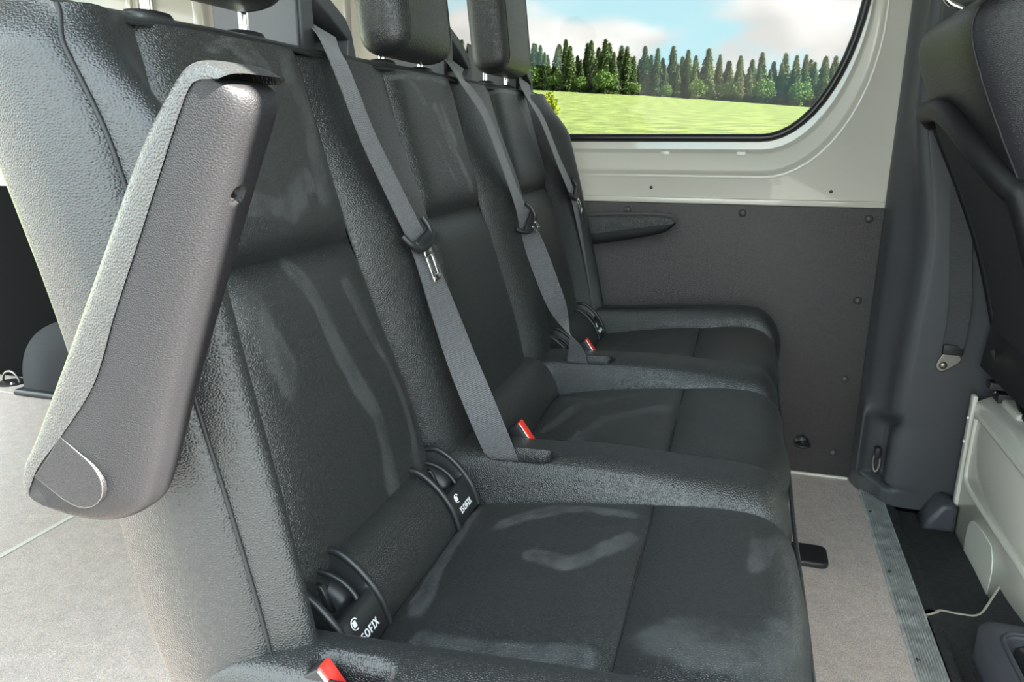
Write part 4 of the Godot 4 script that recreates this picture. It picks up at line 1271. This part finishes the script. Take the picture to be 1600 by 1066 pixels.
	part(s, "headrest", rbox_mesh(Vector3(0.40, 1.50, -1.88), Vector3(0.05, 0.10, 0.13), 0.035, Basis(Vector3.BACK, 0.2), 5), M.leather_front_seat)
	part(s, "cushion", rbox_mesh(Vector3(0.90, 0.47, -1.84), Vector3(0.24, 0.055, 0.24), 0.04, Basis(), 5), M.leather_front_seat)
	part(s, "recliner_cover", prism_mesh(pv([0.60, 0.44, 0.70, 0.43, 0.72, 0.52, 0.66, 0.60, 0.61, 0.56]), Vector3.ZERO, Vector3.RIGHT, Vector3.UP, Vector3.BACK, -2.06, -1.62, 0.01), M.black_plastic)

# ------------------------------------------------------------------ load area behind the bench
func build_cargo() -> void:
	# wheel arch and lashing ring by the far wall
	var st := st_new()
	var f := func(u: float, v: float) -> Vector3:
		var an := PI * u
		var x := -2.30 - 0.40 * cos(an) * -1.0
		return Vector3(x, 0.0 + 0.34 * pow(sin(an), 0.75), lerpf(-2.249, -2.10, v) if v < 0.999 else -2.10)
	grid(st, 30, 4, f)
	var g := func(u: float, v: float) -> Vector3:
		var an := PI * u
		return Vector3(-2.30 + 0.40 * cos(an) * (1.0 - v * 0.98), 0.34 * pow(sin(an), 0.75) * (1.0 - v), -2.10)
	grid(st, 30, 3, g)
	var wa := thing("wheel_arch_cover", Vector3(-2.30, 0.0, -2.17), "black wheel arch cover on the load floor beside the bench", "wheel arch")
	part(wa, "cover", done(st), M.black_fabric)
	part(wa, "foot_flange", rbox_mesh(Vector3(-2.30, 0.012, -2.10), Vector3(0.43, 0.012, 0.03), 0.01), M.black_plastic)
	var lr := thing("floor_lashing_eye", Vector3(-2.88, 0.0, -2.20), "small black lashing eye on the floor at the far left", "ring")
	part(lr, "cup", lathe_mesh(pv([0.0, 0.004, 0.03, 0.004, 0.055, 0.003, 0.062, 0.0]), Transform3D(Basis(), Vector3(-2.88, 0.0, -2.19))), M.black_plastic)
	var ring := []
	for k in 13:
		var an := PI * k / 12.0
		ring.append(Vector3(-2.88 + 0.045 * cos(an), 0.005 + 0.045 * sin(an), -2.19))
	part(lr, "ring", tube_mesh(ring, 0.005, 8), M.bolt_steel)
	part(lr, "screw", lathe_mesh(pv([0.0, 0.012, 0.006, 0.010, 0.009, 0.004]), Transform3D(Basis(), Vector3(-2.85, 0.0, -2.17)), 12), M.steel)
	lone("round_sticker", lathe_mesh(pv([0.0, 0.0012, 0.060, 0.0012, 0.0605, 0.0]), Transform3D(Basis(Vector3.RIGHT, PI / 2), Vector3(-1.60, 1.36, WALL)), 32), M.blue_sticker, "round blue sticker on the load area wall behind the first headrest", "sticker")

# ------------------------------------------------------------------ outside
func ground_y(x: float, z: float) -> float:
	var far := smoothstep(-4.0, -40.0, z)
	var slope := lerpf(-0.6, 0.95, smoothstep(-4.0, -30.0, z))
	var d := clampf((-z - 30.0) / 120.0, 0.0, 1.3)
	var edge := 5.9 - 0.085 * x - 0.0003 * x * x
	return slope + d * edge * far

func conifer(sd: int) -> Array:
	var r := RandomNumberGenerator.new()
	r.seed = sd
	var st := st_new()
	st.set_smooth_group(-1)
	var h := 10.0
	var wide := r.randf_range(2.5, 3.6)
	var tiers := 34
	for t in tiers:
		var k := float(t) / tiers
		var y := lerpf(0.4, h * 0.97, k)
		var rad := wide * (1.0 - k) * r.randf_range(0.62, 1.25) + 0.05
		var n := int(lerpf(18, 5, k))
		var a0 := r.randf() * TAU
		for i in n:
			var an := a0 + TAU * i / n + r.randf_range(-0.2, 0.2)
			var out := Vector3(cos(an), 0, sin(an))
			var across := Vector3(-sin(an), 0, cos(an))
			var len := rad * r.randf_range(0.7, 1.2)
			for j in 3:
				var q := (j + 0.35 * r.randf()) / 3.0
				var base := Vector3(0, y, 0) + out * len * q * 0.75 + Vector3(0, -0.30 * len * q * q, 0)
				var w := (0.24 + 0.16 * r.randf()) * (1.25 - 0.5 * k)
				var l := w * 1.9
				var tone := r.randf_range(0.65, 1.35)
				st.set_color(Color(0.20 * tone, 0.275 * tone, 0.125 * tone))
				var up := Vector3(0, r.randf_range(0.05, 0.4), 0)
				tri(st, base - across * w, base + across * w, base + out * l + up - Vector3(0, 0.25, 0))
				tri(st, base - across * w * 0.7 + Vector3(0, 0.28, 0), base + out * l * 0.7 - Vector3(0, 0.4, 0), base + across * w * 0.7 + Vector3(0, -0.15, 0))
	var foliage := done(st)
	var tr := st_new()
	tube(tr, [Vector3(0, -1.0, 0), Vector3(0, 3.0, 0), Vector3(0, 9.6, 0)], 0.14, 6)
	return [foliage, done(tr)]

func broadleaf(sd: int, tone0: Color, h: float, rad: float, count: int, leaf: float) -> Array:
	var r := RandomNumberGenerator.new()
	r.seed = sd
	var st := st_new()
	st.set_smooth_group(-1)
	for i in count:
		var d := Vector3(r.randfn(), r.randfn() * 0.9, r.randfn()).normalized() * pow(r.randf(), 0.35)
		var lobe := i % 6
		var off := Vector3(sin(lobe * 2.4 + sd), 0.28 * sin(lobe * 1.7), cos(lobe * 2.4 + sd)) * 0.55
		d = d * (0.42 + 0.10 * (lobe % 3)) + off * (1.0 - 0.12 * lobe)
		var p := Vector3(d.x * rad, h * (0.50 + 0.04 * lobe) + d.y * h * 0.5, d.z * rad)
		var a := Vector3(r.randfn(), r.randfn(), r.randfn()).normalized() * leaf
		var b := a.cross(Vector3(r.randfn(), r.randfn(), r.randfn()).normalized()).normalized() * leaf * 0.7
		var tone := r.randf_range(0.6, 1.4)
		st.set_color(Color(tone0.r * tone, tone0.g * tone, tone0.b * tone))
		quad(st, p - a, p - b, p + a, p + b)
	var tr := st_new()
	tube(tr, [Vector3(0, -0.6, 0), Vector3(0, h * 0.7, 0)], rad * 0.07, 6)
	return [done(st), done(tr)]

func plant(called: String, kind: Array, at: Vector3, sc: Vector3, turn: float, label: String, category: String, group: String) -> void:
	var o := thing(called, at, label, category, group)
	for k in 2:
		var p := mi(["foliage", "trunk"][k], kind[k], [M.conifer, M.bark][k])
		o.add_child(p, true)
	o.scale = sc
	o.rotation.y = turn

func build_outside() -> void:
	var land := grid_mesh(80, 70, func(u: float, v: float) -> Vector3:
		var z := lerpf(-2.6, -230.0, pow(v, 1.8))
		var x: float = lerpf(-1.0, 1.0, u) * (40.0 + -z * 0.9) - 20.0 * v
		return Vector3(x, ground_y(x, z), z))
	var fd := lone("field", land, M.grass, "bright green grass field outside the window rising to the trees", "field")
	fd.set_meta("kind", "structure")
	var yard := lone("yard", box_mesh(Vector3(-30, -0.75, -2.7), Vector3(30, -0.6, 40)), M.gravel, "pale grey ground outside the van on the open door side", "ground")
	yard.set_meta("kind", "structure")
	var kinds := []
	for k in 6:
		kinds.append(conifer(100 + k))
	var leafy := broadleaf(7, Color(0.15, 0.24, 0.075), 7.0, 3.0, 1700, 0.32)
	var x := -100.0
	var i := 0
	while x < 40.0:
		var z := -150.0 + rng.randf_range(-3.0, 3.0)
		var tall := rng.randf_range(0.52, 1.02)
		if x < -22.0:
			tall *= 1.02
		var sc := Vector3(tall * rng.randf_range(0.95, 1.25), tall, tall * 1.1)
		plant("conifer", kinds[i % 6], Vector3(x, ground_y(x, z) - 0.2, z), sc, rng.randf() * TAU, "dark green conifer in the tree row along the far field edge", "tree", "conifers along the field edge")
		if i % 3 == 1:
			var zz := z + 4.0
			plant("broadleaf_tree", leafy, Vector3(x + 0.9, ground_y(x, zz) - 0.3, zz), Vector3(1.25, 1.0, 1.25) * rng.randf_range(0.3, 0.66), rng.randf() * TAU, "lighter round leafy tree in front of the conifers at the field edge", "tree", "leafy trees along the field edge")
		x += rng.randf_range(1.3, 2.5)
		i += 1
	x = -100.0
	while x < 40.0:
		var z := -157.0 + rng.randf_range(-2.0, 2.0)
		var tall := rng.randf_range(0.70, 1.0)
		plant("conifer", kinds[(i * 5) % 6], Vector3(x, ground_y(x, z) - 0.2, z), Vector3(tall * 1.3, tall, tall * 1.3), rng.randf() * TAU, "conifer of the rear row showing between the front trees", "tree", "conifers of the rear row")
		x += rng.randf_range(1.7, 2.6)
		i += 1
	var bush := broadleaf(9, Color(0.30, 0.36, 0.04), 1.5, 0.55, 700, 0.09)
	plant("yellow_green_bush", bush, Vector3(-7.9, ground_y(-7.9, -30.0) + 0.25, -30.0), Vector3.ONE, 0.3, "small yellow green bush in the field beside the far headrest", "bush", "")
